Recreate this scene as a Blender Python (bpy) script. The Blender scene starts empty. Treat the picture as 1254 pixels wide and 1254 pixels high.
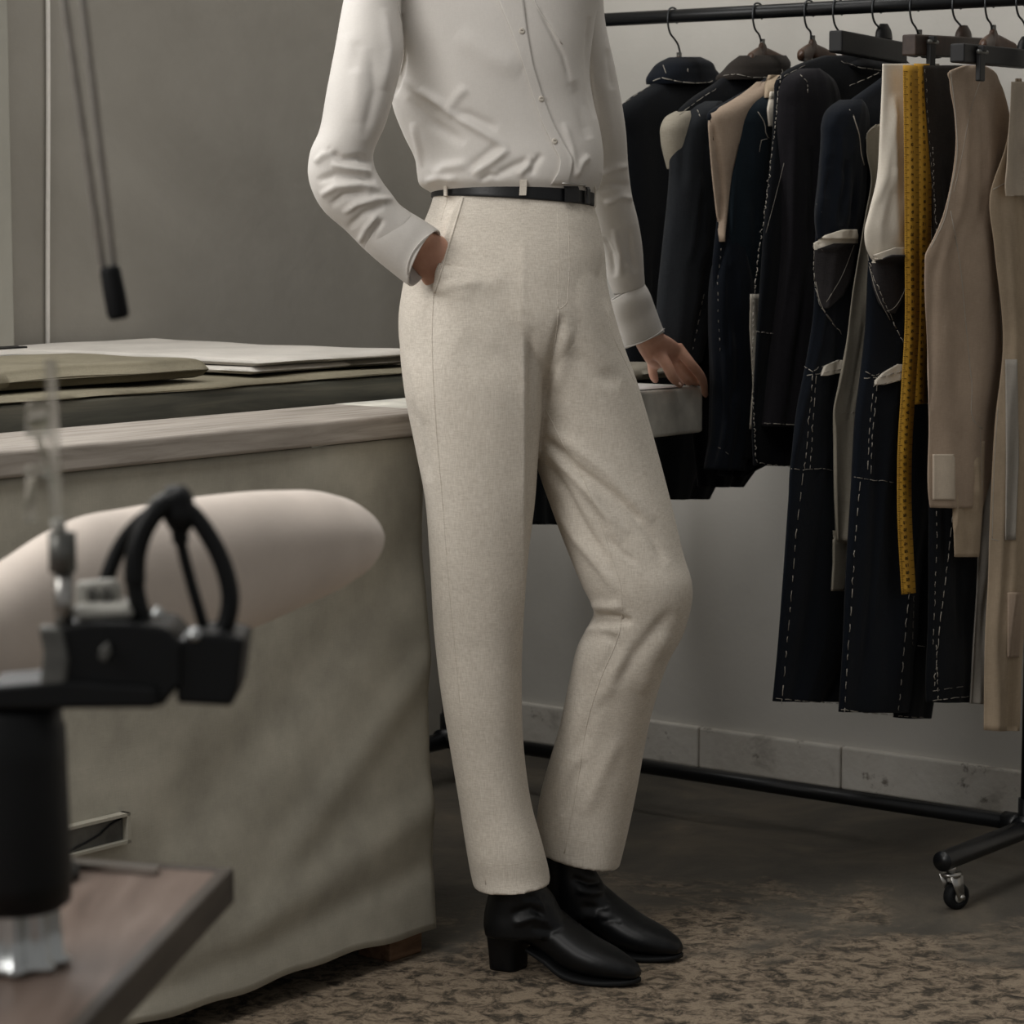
import bpy, math, random
import numpy as np
from mathutils import Vector
from mathutils.bvhtree import BVHTree
random.seed(4); rng = np.random.default_rng(4)
S = bpy.context.scene; COL = S.collection
V = lambda *a: np.array(a, float)

# ------------------------------------------------------------ camera, sky, lamps, exposure
FPX = 3317.0; PITCH = math.radians(6.4); EYE = 1.12
cam = bpy.data.objects.new('camera', bpy.data.cameras.new('camera')); COL.objects.link(cam)
cam.location = (0, 0, EYE); cam.rotation_euler = (math.pi/2-PITCH, 0, 0)
cam.data.sensor_width = 36; cam.data.lens = FPX/1254*36
cam.data.dof.use_dof = True; cam.data.dof.focus_distance = 4.0; cam.data.dof.aperture_fstop = 10
cam.data.clip_start = .05
S.camera = cam
w = bpy.data.worlds.new('world'); S.world = w; w.use_nodes = True
w.node_tree.nodes['Background'].inputs[0].default_value = (1.0, .985, .955, 1)
w.node_tree.nodes['Background'].inputs[1].default_value = .22
def area(name, loc, aim, sx, sy, power, col, spread=180):
    l = bpy.data.lights.new(name, 'AREA'); l.shape = 'RECTANGLE'; l.size = sx; l.size_y = sy; l.energy = power
    l.color = col; l.spread = math.radians(spread)
    o = bpy.data.objects.new(name, l); COL.objects.link(o); o.location = loc
    o.rotation_euler = (Vector(aim)-Vector(loc)).to_track_quat('-Z', 'Z').to_euler()
    return o
area('window_light', (-1.15, 4.10, 1.80), (-.2, 3.50, 1.35), .8, 1.3, 20.5, (1, .99, .985), 170)
area('front_left_fill', (-2.2, 1.1, 2.3), (.0, 4.3, 1.35), 1.4, 1.2, 25, (1, .97, .935), 130)  # added fill from front left, no window stands there
overhead = area('bench_overhead_fill', (-.6, 2.45, 2.86), (-.6, 2.45, 0), 1.6, .7, 15, (1, .985, .96), 150); overhead.rotation_euler = (0, 0, .914)  # added overhead fill for bench and foreground, ceiling has no opening
overhead = area('rack_overhead_fill', (.15, 4.45, 2.86), (.15, 4.45, 0), 1.7, .35, 10, (1, .985, .96), 160); overhead.rotation_euler = (0, 0, -.656)  # added unseen overhead light, brightens upper back wall and garment tops
S.view_settings.view_transform = 'Standard'; S.view_settings.look = 'None'
S.view_settings.gamma = 1; S.view_settings.exposure = 0.0

# ------------------------------------------------------------ picture <-> place
CF = V(0, math.cos(PITCH), -math.sin(PITCH)); CU = V(0, math.sin(PITCH), math.cos(PITCH)); CR = V(1, 0, 0); CC = V(0, 0, EYE)
def ray(u, v): return CF+CR*(u-627)/FPX-CU*(v-627)/FPX
def P(u, v, d): k = ray(u, v); return CC+k*d/k[1]
def HZ(u, v, z): k = ray(u, v); return CC+k*(z-EYE)/k[2]
def PLN(u, v, q, n): k = ray(u, v); return CC+k*np.dot(q-CC, n)/np.dot(k, n)
def pj(X):
    X = X-CC; ww = X@CF
    return np.stack([627+FPX*(X@CR)/ww, 627-FPX*(X@CU)/ww], -1)
A0 = HZ(0, 553, .82); A1 = HZ(858, 473, .82)
T = (A1-A0)/np.linalg.norm(A1-A0)               # along the bench
N = V(T[1], -T[0], 0)                           # out of the bench front = along the rack
Z = V(0, 0, 1)
def B(s, o, z): q = A0+T*s+N*o; return V(q[0], q[1], z)
def sof(u, v, o=0): q = PLN(u, v, A0+N*o, N); return float(np.dot(q-A0, T)), float(q[2])
SEND = float(np.dot(A1-A0, T))
WALL_O = -.95
WQ = (HZ(1240, 1000, 0)+HZ(790, 925, 0))/2      # on the back wall's foot
WS = float(np.dot(WQ-A0, T))

# ------------------------------------------------------------ mesh helpers
LOC = {}
def link(name, verts, faces, mat, parent=None, smooth=True):
    verts = np.asarray(verts, float)
    if parent is None:
        base = V((verts[:, 0].min()+verts[:, 0].max())/2, (verts[:, 1].min()+verts[:, 1].max())/2, verts[:, 2].min())
    else: base = LOC[parent.name]
    me = bpy.data.meshes.new(name)
    me.from_pydata((verts-base).tolist(), [], [list(map(int, f)) for f in faces])
    me.polygons.foreach_set('use_smooth', [smooth]*len(me.polygons)); me.update()
    o = bpy.data.objects.new(name, me); COL.objects.link(o)
    if parent is None: o.location = base
    else: o.parent = parent
    LOC[o.name] = base
    if mat: me.materials.append(mat)
    return o
def thing(name, loc, label, cat, group=None):
    o = bpy.data.objects.new(name, None); COL.objects.link(o); o.location = loc; o.empty_display_size = .05
    LOC[o.name] = V(*loc); return tag(o, label, cat, group)
def tag(o, label, cat, group=None):
    o['label'] = label; o['category'] = cat
    if group: o['group'] = group
    return o
def struct(o): o['kind'] = 'structure'; return o
def bevel(o, wd, seg=2):
    m = o.modifiers.new('bevel', 'BEVEL'); m.width = wd; m.segments = seg; m.limit_method = 'ANGLE'; m.angle_limit = math.radians(40)
    return o
class MB:
    def __init__(s): s.v = []; s.f = []
    def add(s, v, f):
        k = len(s.v); s.v += [list(map(float, q)) for q in v]; s.f += [[i+k for i in g] for g in f]; return s
    def box8(s, c): # 8 corners: bottom 4 ccw, top 4 ccw
        return s.add(c, [[3, 2, 1, 0], [4, 5, 6, 7], [0, 1, 5, 4], [1, 2, 6, 5], [2, 3, 7, 6], [3, 0, 4, 7]])
    def box(s, o, e1, e2, e3):
        o = np.asarray(o); c = [o, o+e1, o+e1+e2, o+e2]; return s.box8(c+[q+e3 for q in c])
    def tube(s, pts, r, n=10, caps=True):
        pts = [np.asarray(q, float) for q in pts]; m = len(pts)
        rr = r if hasattr(r, '__len__') else [r]*m
        vs = []; up = None
        for i, q in enumerate(pts):
            d = pts[min(i+1, m-1)]-pts[max(i-1, 0)]; d /= np.linalg.norm(d)+1e-12
            if up is None: up = np.cross(d, V(.31, .2, .93)); up = up if np.linalg.norm(up) > .1 else np.cross(d, V(1, 0, 0))
            up = up-d*np.dot(up, d); up /= np.linalg.norm(up); w2 = np.cross(d, up)
            for k in range(n):
                a = 2*math.pi*k/n; vs.append(q+(up*math.cos(a)+w2*math.sin(a))*rr[i])
        fs = [[i*n+k, i*n+(k+1) % n, (i+1)*n+(k+1) % n, (i+1)*n+k] for i in range(m-1) for k in range(n)]
        if caps: fs += [list(range(n))[::-1], [(m-1)*n+k for k in range(n)]]
        return s.add(vs, fs)
    def link(s, name, mat, parent=None, smooth=True): return link(name, s.v, s.f, mat, parent, smooth)
def crom(P0, ts):
    """cubic through knots, chord-length, limited overshoot"""
    P0 = np.asarray(P0, float); n = len(P0)
    if n == 2: return P0[0]+(P0[1]-P0[0])*np.asarray(ts)[:, None]
    d = np.maximum(np.linalg.norm(np.diff(P0[:, :3], axis=0), axis=1), 1e-6); k = np.concatenate([[0], np.cumsum(d)])
    x = np.asarray(ts)*k[-1]
    m = np.zeros_like(P0); sl = np.diff(P0, axis=0)/d[:, None]
    m[1:-1] = (sl[:-1]*d[1:, None]+sl[1:]*d[:-1, None])/(d[:-1]+d[1:])[:, None]; m[0] = sl[0]; m[-1] = sl[-1]
    i = np.clip(np.searchsorted(k, x, side='right')-1, 0, n-2)
    hh = d[i]; u = ((x-k[i])/hh)[:, None]; hh = hh[:, None]
    return (2*u**3-3*u**2+1)*P0[i]+(u**3-2*u**2+u)*hh*m[i]+(-2*u**3+3*u**2)*P0[i+1]+(u**3-u**2)*hh*m[i+1]
def sgnpow(x, p): return np.sign(x)*np.abs(x)**p
def loft(st, nt=64, ns=60, ex=2.0, caps=True, shrink=1.0, wave=None):
    """st: rows of (L point, R point, depth vector b).  Returns verts, faces."""
    rows = np.array([np.concatenate([(np.asarray(l)+np.asarray(r))/2, (np.asarray(r)-np.asarray(l))/2, np.asarray(b)]) for l, r, b in st])
    rows = crom(rows, np.linspace(0, 1, ns))
    th = np.linspace(0, 2*np.pi, nt, endpoint=False)
    ca = sgnpow(np.cos(th), 2/ex); sb = sgnpow(np.sin(th), 2/ex)
    X = rows[:, None, 0:3]+shrink*(rows[:, None, 3:6]*ca[None, :, None]+rows[:, None, 6:9]*sb[None, :, None])
    if wave is not None: X = X+wave(np.broadcast_to(ca[None, :], (ns, nt)), np.broadcast_to(np.linspace(0, 1, ns)[:, None], (ns, nt)))
    v = X.reshape(-1, 3).tolist()
    f = [[i*nt+k, i*nt+(k+1) % nt, (i+1)*nt+(k+1) % nt, (i+1)*nt+k] for i in range(ns-1) for k in range(nt)]
    if caps:
        v.append(rows[0, :3].tolist()); v.append(rows[-1, :3].tolist()); c0 = ns*nt
        f += [[c0, (k+1) % nt, k] for k in range(nt)]+[[c0+1, (ns-1)*nt+k, (ns-1)*nt+(k+1) % nt] for k in range(nt)]
    return v, f
def pst(rows):
    """(uL,vL,uR,vR,depth,bdepth[,bx,bz][,ddepth]) pixel station -> L,R,b"""
    out = []
    for r in rows:
        dd = r[8] if len(r) > 8 else 0
        out.append((P(r[0], r[1], r[4]-dd), P(r[2], r[3], r[4]+dd), V(r[6] if len(r) > 6 else 0, r[5], r[7] if len(r) > 7 else 0)))
    return out
def psb(rows, arm=False):
    out = []
    for r in rows:
        r = list(r); vm = (r[1]+r[3])/2
        r[4] -= .055*(min(1, max(0, (360-vm)/200)) if arm else min(1, max(0, (1010-vm)/330))); out.append(r)
    return pst(out)
def fuse(parts, voxel, smooth=4, fac=.5):
    m = MB()
    for v, f in parts: m.add(v, f)
    me = bpy.data.meshes.new('tmp'); me.from_pydata(m.v, [], m.f); me.update()
    import bmesh
    bm = bmesh.new(); bm.from_mesh(me); bmesh.ops.recalc_face_normals(bm, faces=bm.faces); bm.to_mesh(me); bm.free()
    o = bpy.data.objects.new('tmp', me); COL.objects.link(o)
    r = o.modifiers.new('r', 'REMESH'); r.mode = 'VOXEL'; r.voxel_size = voxel; r.use_smooth_shade = True
    s = o.modifiers.new('s', 'SMOOTH'); s.iterations = smooth; s.factor = fac
    dg = bpy.context.evaluated_depsgraph_get(); e = o.evaluated_get(dg); em = e.to_mesh()
    n = len(em.vertices); vv = np.empty(n*3); em.vertices.foreach_get('co', vv); nn = np.empty(n*3); em.vertices.foreach_get('normal', nn)
    ff = [list(q.vertices) for q in em.polygons]
    e.to_mesh_clear(); bpy.data.objects.remove(o); bpy.data.meshes.remove(me)
    return vv.reshape(-1, 3), nn.reshape(-1, 3), ff
def sculpt(vv, nn, strokes):
    """raise (+) or press in (-) folds along drawn lines, on the side that faces the drawing"""
    vv = vv.copy(); uv = pj(vv); vw = CC-vv; vw /= np.linalg.norm(vw, axis=1)[:, None]
    face = np.clip((nn*vw).sum(1)*3, 0, 1)
    for pts, wd, amp, prof in strokes:
        pts = np.array(pts, float)
        lo = pts.min(0)-4*wd; hi = pts.max(0)+4*wd
        idx = np.where((uv > lo).all(1) & (uv < hi).all(1) & (face > 0))[0]
        if not len(idx): continue
        seg = np.diff(pts, axis=0); ln = np.linalg.norm(seg, axis=1); cum = np.concatenate([[0], np.cumsum(ln)])
        best = np.full(len(idx), 1e9); par = np.zeros(len(idx)); sd = np.zeros(len(idx))
        q = uv[idx]
        for i in range(len(seg)):
            t = ((q-pts[i])@seg[i])/(ln[i]**2); tc = np.clip(t, 0, 1)
            dv = q-(pts[i]+tc[:, None]*seg[i]); d = np.linalg.norm(dv, axis=1)
            b = d < best; best[b] = d[b]; par[b] = (cum[i]+tc[b]*ln[i])/cum[-1]
            sd[b] = np.sign(seg[i][0]*dv[b, 1]-seg[i][1]*dv[b, 0])
        taper = np.clip(np.minimum(par, 1-par)*5, 0, 1)**.7 if prof != 'full' else 1
        if prof == 'sharp': pr = np.exp(-best/wd)
        elif prof == 'step': pr = np.where(sd > 0, np.exp(-(best/wd)), np.exp(-(best/1.6)**2))
        else: pr = np.exp(-(best/wd)**2)
        vv[idx] += nn[idx]*(amp*.001*pr*taper*face[idx])[:, None]
    return vv
def bvh(v, f): return BVHTree.FromPolygons([Vector(q) for q in np.asarray(v)], [list(map(int, g)) for g in f])
def cast(bv, u, v, fb=None):
    k = ray(u, v); k = k/np.linalg.norm(k)
    h = bv.ray_cast(Vector(CC), Vector(k))
    if h[0] is None: return fb, None
    n = V(*h[1])
    if np.dot(n, k) > 0: n = -n
    return V(*h[0]), n
def resample(pts, step):
    pts = np.array(pts, float); ln = np.linalg.norm(np.diff(pts, axis=0), axis=1); n = max(2, int(ln.sum()/step)+1)
    c = np.concatenate([[0], np.cumsum(ln)]); x = np.linspace(0, c[-1], n)
    return np.stack([np.interp(x, c, pts[:, i]) for i in range(pts.shape[1])], 1)
def curvepx(pts, step=6):
    pts = np.array(pts, float)
    p3 = np.concatenate([pts, np.zeros((len(pts), 1))], 1)
    return resample(crom(p3, np.linspace(0, 1, 40))[:, :2], step)
def seam(bv, pts, r, off=0, mb=None, curved=True, n=6):
    mb = mb or MB(); out = []
    for u, v in (curvepx(pts) if curved else resample(pts, 6)):
        h, nn = cast(bv, u, v)
        if h is not None: out.append(h+nn*off)
    if len(out) > 1: mb.tube(out, r, n)
    return mb
def stitch(bv, pts, q, nrm, dash=9, gap=6, r=.0009, mb=None, jit=.5, off=.0008):
    """white tacking: a row of dashes lying on the cloth"""
    mb = mb or MB(); pp = resample(pts, 1.0); i = 0
    while i < len(pp)-3:
        L = max(3, int(dash*random.uniform(.6, 1.3))); a = pp[i]; b = pp[min(i+L, len(pp)-1)]
        out = []
        for u, v in (a, (a+b)/2+rng.normal(0, jit, 2), b):
            h, nn = cast(bv, u, v)
            if h is None: h = PLN(u, v, q, nrm); nn = nrm
            out.append(h+nn*off)
        mb.tube(out, r*.68*random.uniform(.6, 1.15), 5); i += L+max(2, int(gap*random.uniform(.6, 1.5)))
    return mb
def conform(rows, bv, q, nrm, off, thick, nu=14, nv=24, bulge=0):
    """cloth patch laid on a garment; rows (v,uL,uR)"""
    rows = np.array(rows, float); vs = np.linspace(rows[0, 0], rows[-1, 0], nv)
    uL = np.interp(vs, rows[:, 0], rows[:, 1]); uR = np.interp(vs, rows[:, 0], rows[:, 2])
    F_ = []; 
    for j in range(nv):
        for i in range(nu):
            x = i/(nu-1); u = uL[j]+(uR[j]-uL[j])*x
            fb = PLN(u, vs[j], q, nrm)
            h, nn = cast(bv, u, vs[j]) if bv else (None, None)
            h = fb if h is None else h
            F_.append(h+nrm*(off+bulge*math.sin(math.pi*x)))
    F_ = np.array(F_); k = len(F_); vv = np.concatenate([F_, F_-nrm*thick])
    f = []
    for j in range(nv-1):
        for i in range(nu-1):
            a = j*nu+i; f.append([a, a+nu, a+nu+1, a+1]); f.append([k+a, k+a+1, k+a+nu+1, k+a+nu])
    ring = [i for i in range(nu)]+[j*nu+nu-1 for j in range(1, nv)]+[(nv-1)*nu+i for i in range(nu-2, -1, -1)]+[j*nu for j in range(nv-2, 0, -1)]
    for i in range(len(ring)):
        a, b = ring[i], ring[(i+1) % len(ring)]; f.append([a, b, k+b, k+a])
    return vv, f

# ------------------------------------------------------------ materials
def lin(c): 
    c = [x/255 for x in c]; return tuple((x/12.92 if x < .04045 else ((x+.055)/1.055)**2.4) for x in c)+(1,)
class NT:
    def __init__(s, name):
        s.m = bpy.data.materials.new(name); s.m.use_nodes = True; s.t = s.m.node_tree; s.b = s.t.nodes['Principled BSDF']
        s.co = s.n('ShaderNodeTexCoord').outputs['Object']
    def n(s, k, **kw):
        x = s.t.nodes.new(k)
        for a, b in kw.items(): setattr(x, a, b)
        return x
    def l(s, a, b): s.t.links.new(a, b)
    def mapping(s, sc, rot=(0, 0, 0)):
        m = s.n('ShaderNodeMapping'); m.inputs['Scale'].default_value = sc; m.inputs['Rotation'].default_value = rot; s.l(s.co, m.inputs[0]); return m.outputs[0]
    def noise(s, sc, det=4, vec=None, rough=.55, dist=0):
        x = s.n('ShaderNodeTexNoise'); x.inputs['Scale'].default_value = sc; x.inputs['Detail'].default_value = det; x.inputs['Roughness'].default_value = rough; x.inputs['Distortion'].default_value = dist
        s.l(vec if vec is not None else s.co, x.inputs['Vector']); return x.outputs['Fac']
    def ramp(s, fac, stops):
        r = s.n('ShaderNodeValToRGB'); e = r.color_ramp.elements
        while len(e) < len(stops): e.new(.5)
        for q, (p_, c) in zip(e, stops): q.position = p_; q.color = c if len(c) == 4 else lin(c)
        s.l(fac, r.inputs[0]); return r.outputs[0]
    def mix(s, fac, a, b, mode='MIX'):
        x = s.n('ShaderNodeMix', data_type='RGBA', blend_type=mode)
        for sock, val in ((x.inputs[0], fac), (x.inputs[6], a), (x.inputs[7], b)):
            if hasattr(val, 'is_linked') or hasattr(val, 'links'): s.l(val, sock)
            else: sock.default_value = val
        return x.outputs[2]
    def math(s, op, a, b):
        x = s.n('ShaderNodeMath', operation=op)
        for sock, val in zip(x.inputs, (a, b)):
            if hasattr(val, 'links'): s.l(val, sock)
            else: sock.default_value = val
        return x.outputs[0]
    def bump(s, h, st, dist=.002):
        x = s.n('ShaderNodeBump'); x.inputs['Strength'].default_value = st; x.inputs['Distance'].default_value = dist; s.l(h, x.inputs['Height'])
        s.l(x.outputs[0], s.b.inputs['Normal'])
    def done(s, col=None, rough=.8, metal=0, spec=.3):
        if col is not None:
            if hasattr(col, 'links'): s.l(col, s.b.inputs['Base Color'])
            else: s.b.inputs['Base Color'].default_value = col if len(col) == 4 else lin(col)
        s.b.inputs['Roughness'].default_value = rough; s.b.inputs['Metallic'].default_value = metal; s.b.inputs['Specular IOR Level'].default_value = spec
        return s.m
def cloth(name, c1, c2, scale=1.0, weave=.35, rough=.9, blotch=.25, sheen=0, bst=.35):
    k = NT(name)
    a = k.noise(1, 3, k.mapping((900*scale, 900*scale, 90*scale))); b = k.noise(1, 3, k.mapping((120*scale, 120*scale, 1100*scale)))
    m = k.math('ADD', a, b); m = k.math('MULTIPLY', m, .5)
    col = k.ramp(m, [(.5-weave, c1), (.5+weave, c2)])
    bl = k.ramp(k.noise(9, 4), [(.3, (255-int(60*blotch),)*3), (.7, (255, 255, 255))])
    col = k.mix(1.0, col, bl, 'MULTIPLY')
    k.bump(m, bst, .0012)
    k.b.inputs['Sheen Weight'].default_value = sheen
    return k.done(col, rough, 0, .2)
def plain(name, c, rough=.5, metal=0, spec=.4, var=.12, sc=25, bst=.1):
    k = NT(name); c2 = tuple(max(0, x*(1-var)) for x in c)
    nz = k.noise(sc, 5); col = k.ramp(nz, [(.3, c2), (.7, c)])
    if bst: k.bump(nz, bst, .002)
    return k.done(col, rough, metal, spec)
M = {}
M['shirt'] = cloth('white_cotton', (208, 203, 197), (222, 218, 212), 1.3, .3, .85, .15, .1, .15)
M['linen'] = cloth('oat_linen', (190, 180, 166), (238, 231, 219), .85, .24, .9, .3, .1, .5)
M['leather'] = plain('black_leather', (5, 7, 10), .42, 0, .32, .3, 60, .12)
M['belt'] = plain('black_belt_leather', (8, 10, 14), .42, 0, .5, .2, 300, .1)
M['steel'] = plain('brushed_steel', (190, 188, 184), .32, 1, .5, .1, 80, .03)
M['chrome'] = plain('polished_chrome', (205, 208, 208), .28, 1, .5, .05, 80, .01)
M['nail'] = plain('finger_nail', (224, 186, 170), .3, 0, .5, .05, 90, 0)
k = NT('skin'); nz = k.noise(30, 5); col = k.ramp(nz, [(.3, (194, 146, 124)), (.7, (216, 170, 148))]); k.bump(k.noise(260, 3), .08, .001)
k.b.inputs['Subsurface Weight'].default_value = .08; k.b.inputs['Subsurface Radius'].default_value = (.01, .004, .002); M['skin'] = k.done(col, .5, 0, .35)
M['hair'] = plain('brown_hair', (60, 44, 34), .5, 0, .4, .4, 90, .3)
M['black_wool'] = cloth('black_wool', (6, 9, 13), (15, 19, 26), .8, .3, .92, .5, .05, .5)
M['navy_wool'] = cloth('navy_wool', (6, 11, 19), (14, 22, 33), .8, .3, .92, .5, .05, .5)
M['teal_wool'] = cloth('teal_wool', (15, 26, 34), (27, 40, 49), .8, .3, .92, .5, .05, .5)
M['plum_wool'] = cloth('plum_wool', (19, 18, 22), (36, 34, 39), .8, .3, .92, .5, .05, .5)
M['char_wool'] = cloth('charcoal_wool', (27, 30, 34), (44, 47, 51), .8, .3, .92, .5, .05, .5)
M['brown_wool'] = cloth('dark_brown_wool', (35, 31, 28), (56, 50, 45), .8, .3, .92, .5, .05, .5)
M['pocket_wool'] = cloth('dark_grey_pocket_wool', (40, 38, 40), (70, 67, 68), .9, .3, .92, .5, 0, .5)
M['cream'] = cloth('cream_muslin', (228, 218, 201), (243, 236, 223), .8, .3, .9, .3, 0, .3)
M['taupe'] = cloth('taupe_canvas', (172, 152, 134), (197, 177, 157), .7, .3, .9, .5, 0, .35)
M['tan'] = cloth('tan_muslin', (176, 157, 134), (202, 183, 158), .7, .3, .9, .5, 0, .35)
M['grey_canvas'] = cloth('grey_hair_canvas', (150, 143, 129), (178, 171, 156), .8, .3, .9, .5, 0, .35)
M['pale_tan'] = cloth('pale_tan_muslin', (196, 182, 164), (220, 206, 187), .7, .3, .9, .5, 0, .35)
M['paper_grey'] = cloth('grey_pattern_cloth', (166, 160, 151), (188, 182, 173), .7, .3, .9, .4, 0, .3)
M['thread'] = plain('white_thread', (176, 170, 160), .8, 0, .2, .1, 90, 0)
M['olive'] = cloth('olive_canvas', (112, 106, 89), (136, 129, 110), .7, .3, .9, .6, 0, .4)
M['skirt'] = cloth('greige_canvas', (178, 174, 160), (194, 189, 175), .7, .35, .92, .7, 0, .3)
M['pale_cloth'] = cloth('pale_folded_canvas', (190, 185, 177), (206, 201, 193), .7, .35, .92, .4, 0, .35)
M['pad'] = cloth('peach_felt', (228, 215, 203), (240, 228, 217), .9, .35, .95, .35, .15, .25)
M['black_metal'] = plain('black_painted_pipe', (11, 14, 18), .38, 0, .5, .3, 120, .05)
M['machine'] = plain('black_enamel', (6, 9, 12), .45, 0, .35, .3, 60, .06)
M['grey_metal'] = plain('grey_cast_metal', (120, 120, 116), .4, .6, .5, .2, 60, .05)
M['pale_metal'] = plain('pale_painted_metal', (186, 184, 176), .45, 0, .5, .1, 60, .03)
M['rod'] = plain('pale_grey_rod', (205, 202, 195), .5, 0, .4, .1, 60, 0)
M['cable'] = plain('white_cable', (232, 228, 222), .5, 0, .4, .05, 60, 0)
M['hook'] = plain('dark_hook_steel', (74, 76, 78), .35, .9, .5, .1, 80, .02)
M['button'] = plain('shell_button', (205, 198, 186), .35, 0, .5, .1, 200, 0)
M['rubber'] = plain('black_rubber', (13, 15, 17), .7, 0, .3, .2, 90, .1)
M['hanger_wood'] = plain('stained_hanger_wood', (92, 66, 50), .4, 0, .5, .3, 40, .05)
M['dark_bar'] = plain('black_stained_wood', (17, 17, 19), .5, 0, .4, .3, 60, .06)
M['brown_bar'] = plain('dark_brown_wood', (64, 50, 42), .5, 0, .4, .3, 60, .06)
def woodmat(name, cs, sc, rot=0, rough=.6, bst=.2):
    k = NT(name); v0 = k.mapping((1, 1, 1), (0, 0, rot)); mp = k.n('ShaderNodeMapping'); mp.inputs['Scale'].default_value = sc; k.l(v0, mp.inputs[0]); n1 = k.noise(1, 6, mp.outputs[0], .6, .6); col = k.ramp(n1, [(.3, cs[0]), (.5, cs[1]), (.72, cs[2])])
    k.bump(n1, bst, .002); return k.done(col, rough, 0, .35)
ang = math.atan2(T[1], T[0])
M['plank'] = woodmat('weathered_grey_wood', [(128, 121, 112), (160, 152, 143), (180, 172, 163)], (5, 60, 60), -ang, .7, .3)
M['press_side'] = woodmat('dark_grey_green_wood', [(58, 60, 55), (84, 84, 76), (112, 108, 96)], (3, 50, 50), -ang, .5, .2)
M['table_wood'] = woodmat('reddish_brown_wood', [(98, 82, 73), (122, 105, 95), (140, 123, 113)], (40, 4, 40), 0, .5, .1)
M['table_edge'] = woodmat('dark_table_edge', [(58, 52, 47), (76, 69, 62), (90, 82, 74)], (40, 4, 40), 0, .5, .1)
M['foot_wood'] = woodmat('brown_block_wood', [(88, 66, 48), (120, 92, 70), (140, 112, 88)], (10, 60, 60), -ang, .6, .2)
k = NT('clear_glass'); k.b.inputs['Transmission Weight'].default_value = 1; k.b.inputs['IOR'].default_value = 1.08; k.b.inputs['Alpha'].default_value = .55; M['glass'] = k.done((225, 228, 226), .1, 0, .5)
M['paper'] = plain('white_paper', (214, 210, 206), .8, 0, .2, .05, 30, .03)
M['tape'] = None
# walls
def wallmat(name, c1, c2, c3, blotch=2.2):
    k = NT(name); n1 = k.noise(blotch, 6, None, .6, .4); col = k.ramp(n1, [(.3, c1), (.5, c2), (.72, c3)])
    n2 = k.noise(40, 6); k.bump(k.math('ADD', n2, k.noise(7, 4)), .22, .004); return k.done(col, .85, 0, .25)
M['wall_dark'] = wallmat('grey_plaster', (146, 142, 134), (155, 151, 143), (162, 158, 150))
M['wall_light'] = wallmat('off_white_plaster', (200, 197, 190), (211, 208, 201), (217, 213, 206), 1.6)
M['reveal'] = wallmat('pale_green_grey_plaster', (150, 149, 140), (160, 158, 149), (166, 164, 155))
k = NT('old_concrete_skirting'); n1 = k.noise(9, 8, None, .65, .5)
col = k.ramp(n1, [(.3, (150, 144, 135)), (.48, (216, 211, 202)), (.7, (226, 222, 214))]); sp = k.ramp(k.noise(14, 6, None, .7), [(.62, (255, 255, 255)), (.68, (120, 112, 104))])
col = k.mix(.8, col, sp, 'MULTIPLY'); k.bump(k.noise(60, 6), .4, .004); M['skirting'] = k.done(col, .9, 0, .2)
# worn concrete: smooth dark screed worn through to a rough pale aggregate
k = NT('worn_concrete')
sep = k.n('ShaderNodeSeparateXYZ'); k.l(k.co, sep.inputs[0])
smooth = k.ramp(k.noise(3.5, 7, None, .6, .6), [(.28, (66, 63, 58)), (.5, (90, 85, 77)), (.64, (110, 102, 90)), (.74, (134, 122, 104))])
chip = k.noise(32, 10, None, .78, .5)
rough = k.ramp(chip, [(.34, (36, 34, 31)), (.44, (82, 74, 63)), (.50, (126, 112, 96)), (.57, (158, 143, 123)), (.66, (104, 93, 79))])
gr = k.math('MULTIPLY_ADD', sep.outputs['Y'], -.95); gr.node.inputs[2].default_value = 0
GR = gr.node
msk = k.math('ADD', gr, k.math('MULTIPLY', k.noise(2.6, 7, None, .68, .5), 1.9))
mk_ = k.ramp(msk, [(.40, (0, 0, 0)), (.62, (255, 255, 255))])
col = k.mix(mk_, smooth, rough)
k.bump(k.math('ADD', k.math('MULTIPLY', chip, 1.4), k.noise(90, 4)), .5, .006)
M['floor'] = k.done(col, .72, 0, .3)
# ------------------------------------------------------------ the room
fl = link('floor', [(-4.5, -1, 0), (4, -1, 0), (4, 7.5, 0), (-4.5, 7.5, 0), (-4.5, -1, -.1), (4, -1, -.1), (4, 7.5, -.1), (-4.5, 7.5, -.1)],
          [[0, 1, 2, 3], [7, 6, 5, 4], [0, 4, 5, 1], [1, 5, 6, 2], [2, 6, 7, 3], [3, 7, 4, 0]], M['floor'], None, False); struct(fl)
GR.inputs[2].default_value = .95*(4.02-float(fl.location.y))-.95+.62
S0, S1 = -3.6, WS
wb = MB().box(B(WS, WALL_O-.1, 0), N*3.6, T*.1, Z*2.9).link('wall_back', M['wall_light'], None, False); struct(wb)
wl = MB().box(B(S0, WALL_O-.1, 0), T*(WS-S0), N*.1, Z*2.9).link('wall_left', M['wall_dark'], None, False); struct(wl)
sk = MB()
sx = WALL_O; 
for i, wd in enumerate((.52, .33, .47, .40, .28, .5, .9)):
    sk.box(B(WS-.012-random.uniform(0, .003), sx+.0015, 0), N*(wd-.003), T*.02, Z*(.084+random.uniform(-.002, .001))); sx += wd
sk = bevel(sk.link('baseboard_back', M['skirting'], None, False), .004); struct(sk)
s_tr, _ = sof(19, 430, WALL_O+.05)
tr = MB().box(B(s_tr-.5, WALL_O, 0), T*.5, N*.05, Z*2.9).link('trim_1', M['reveal'], None, False); bevel(tr, .004); struct(tr)
ce = MB().box(B(S0, WALL_O, 2.9), T*(WS-S0), N*2.4, Z*.1).link('ceiling', M['wall_light'], None, False); struct(ce)
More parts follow.
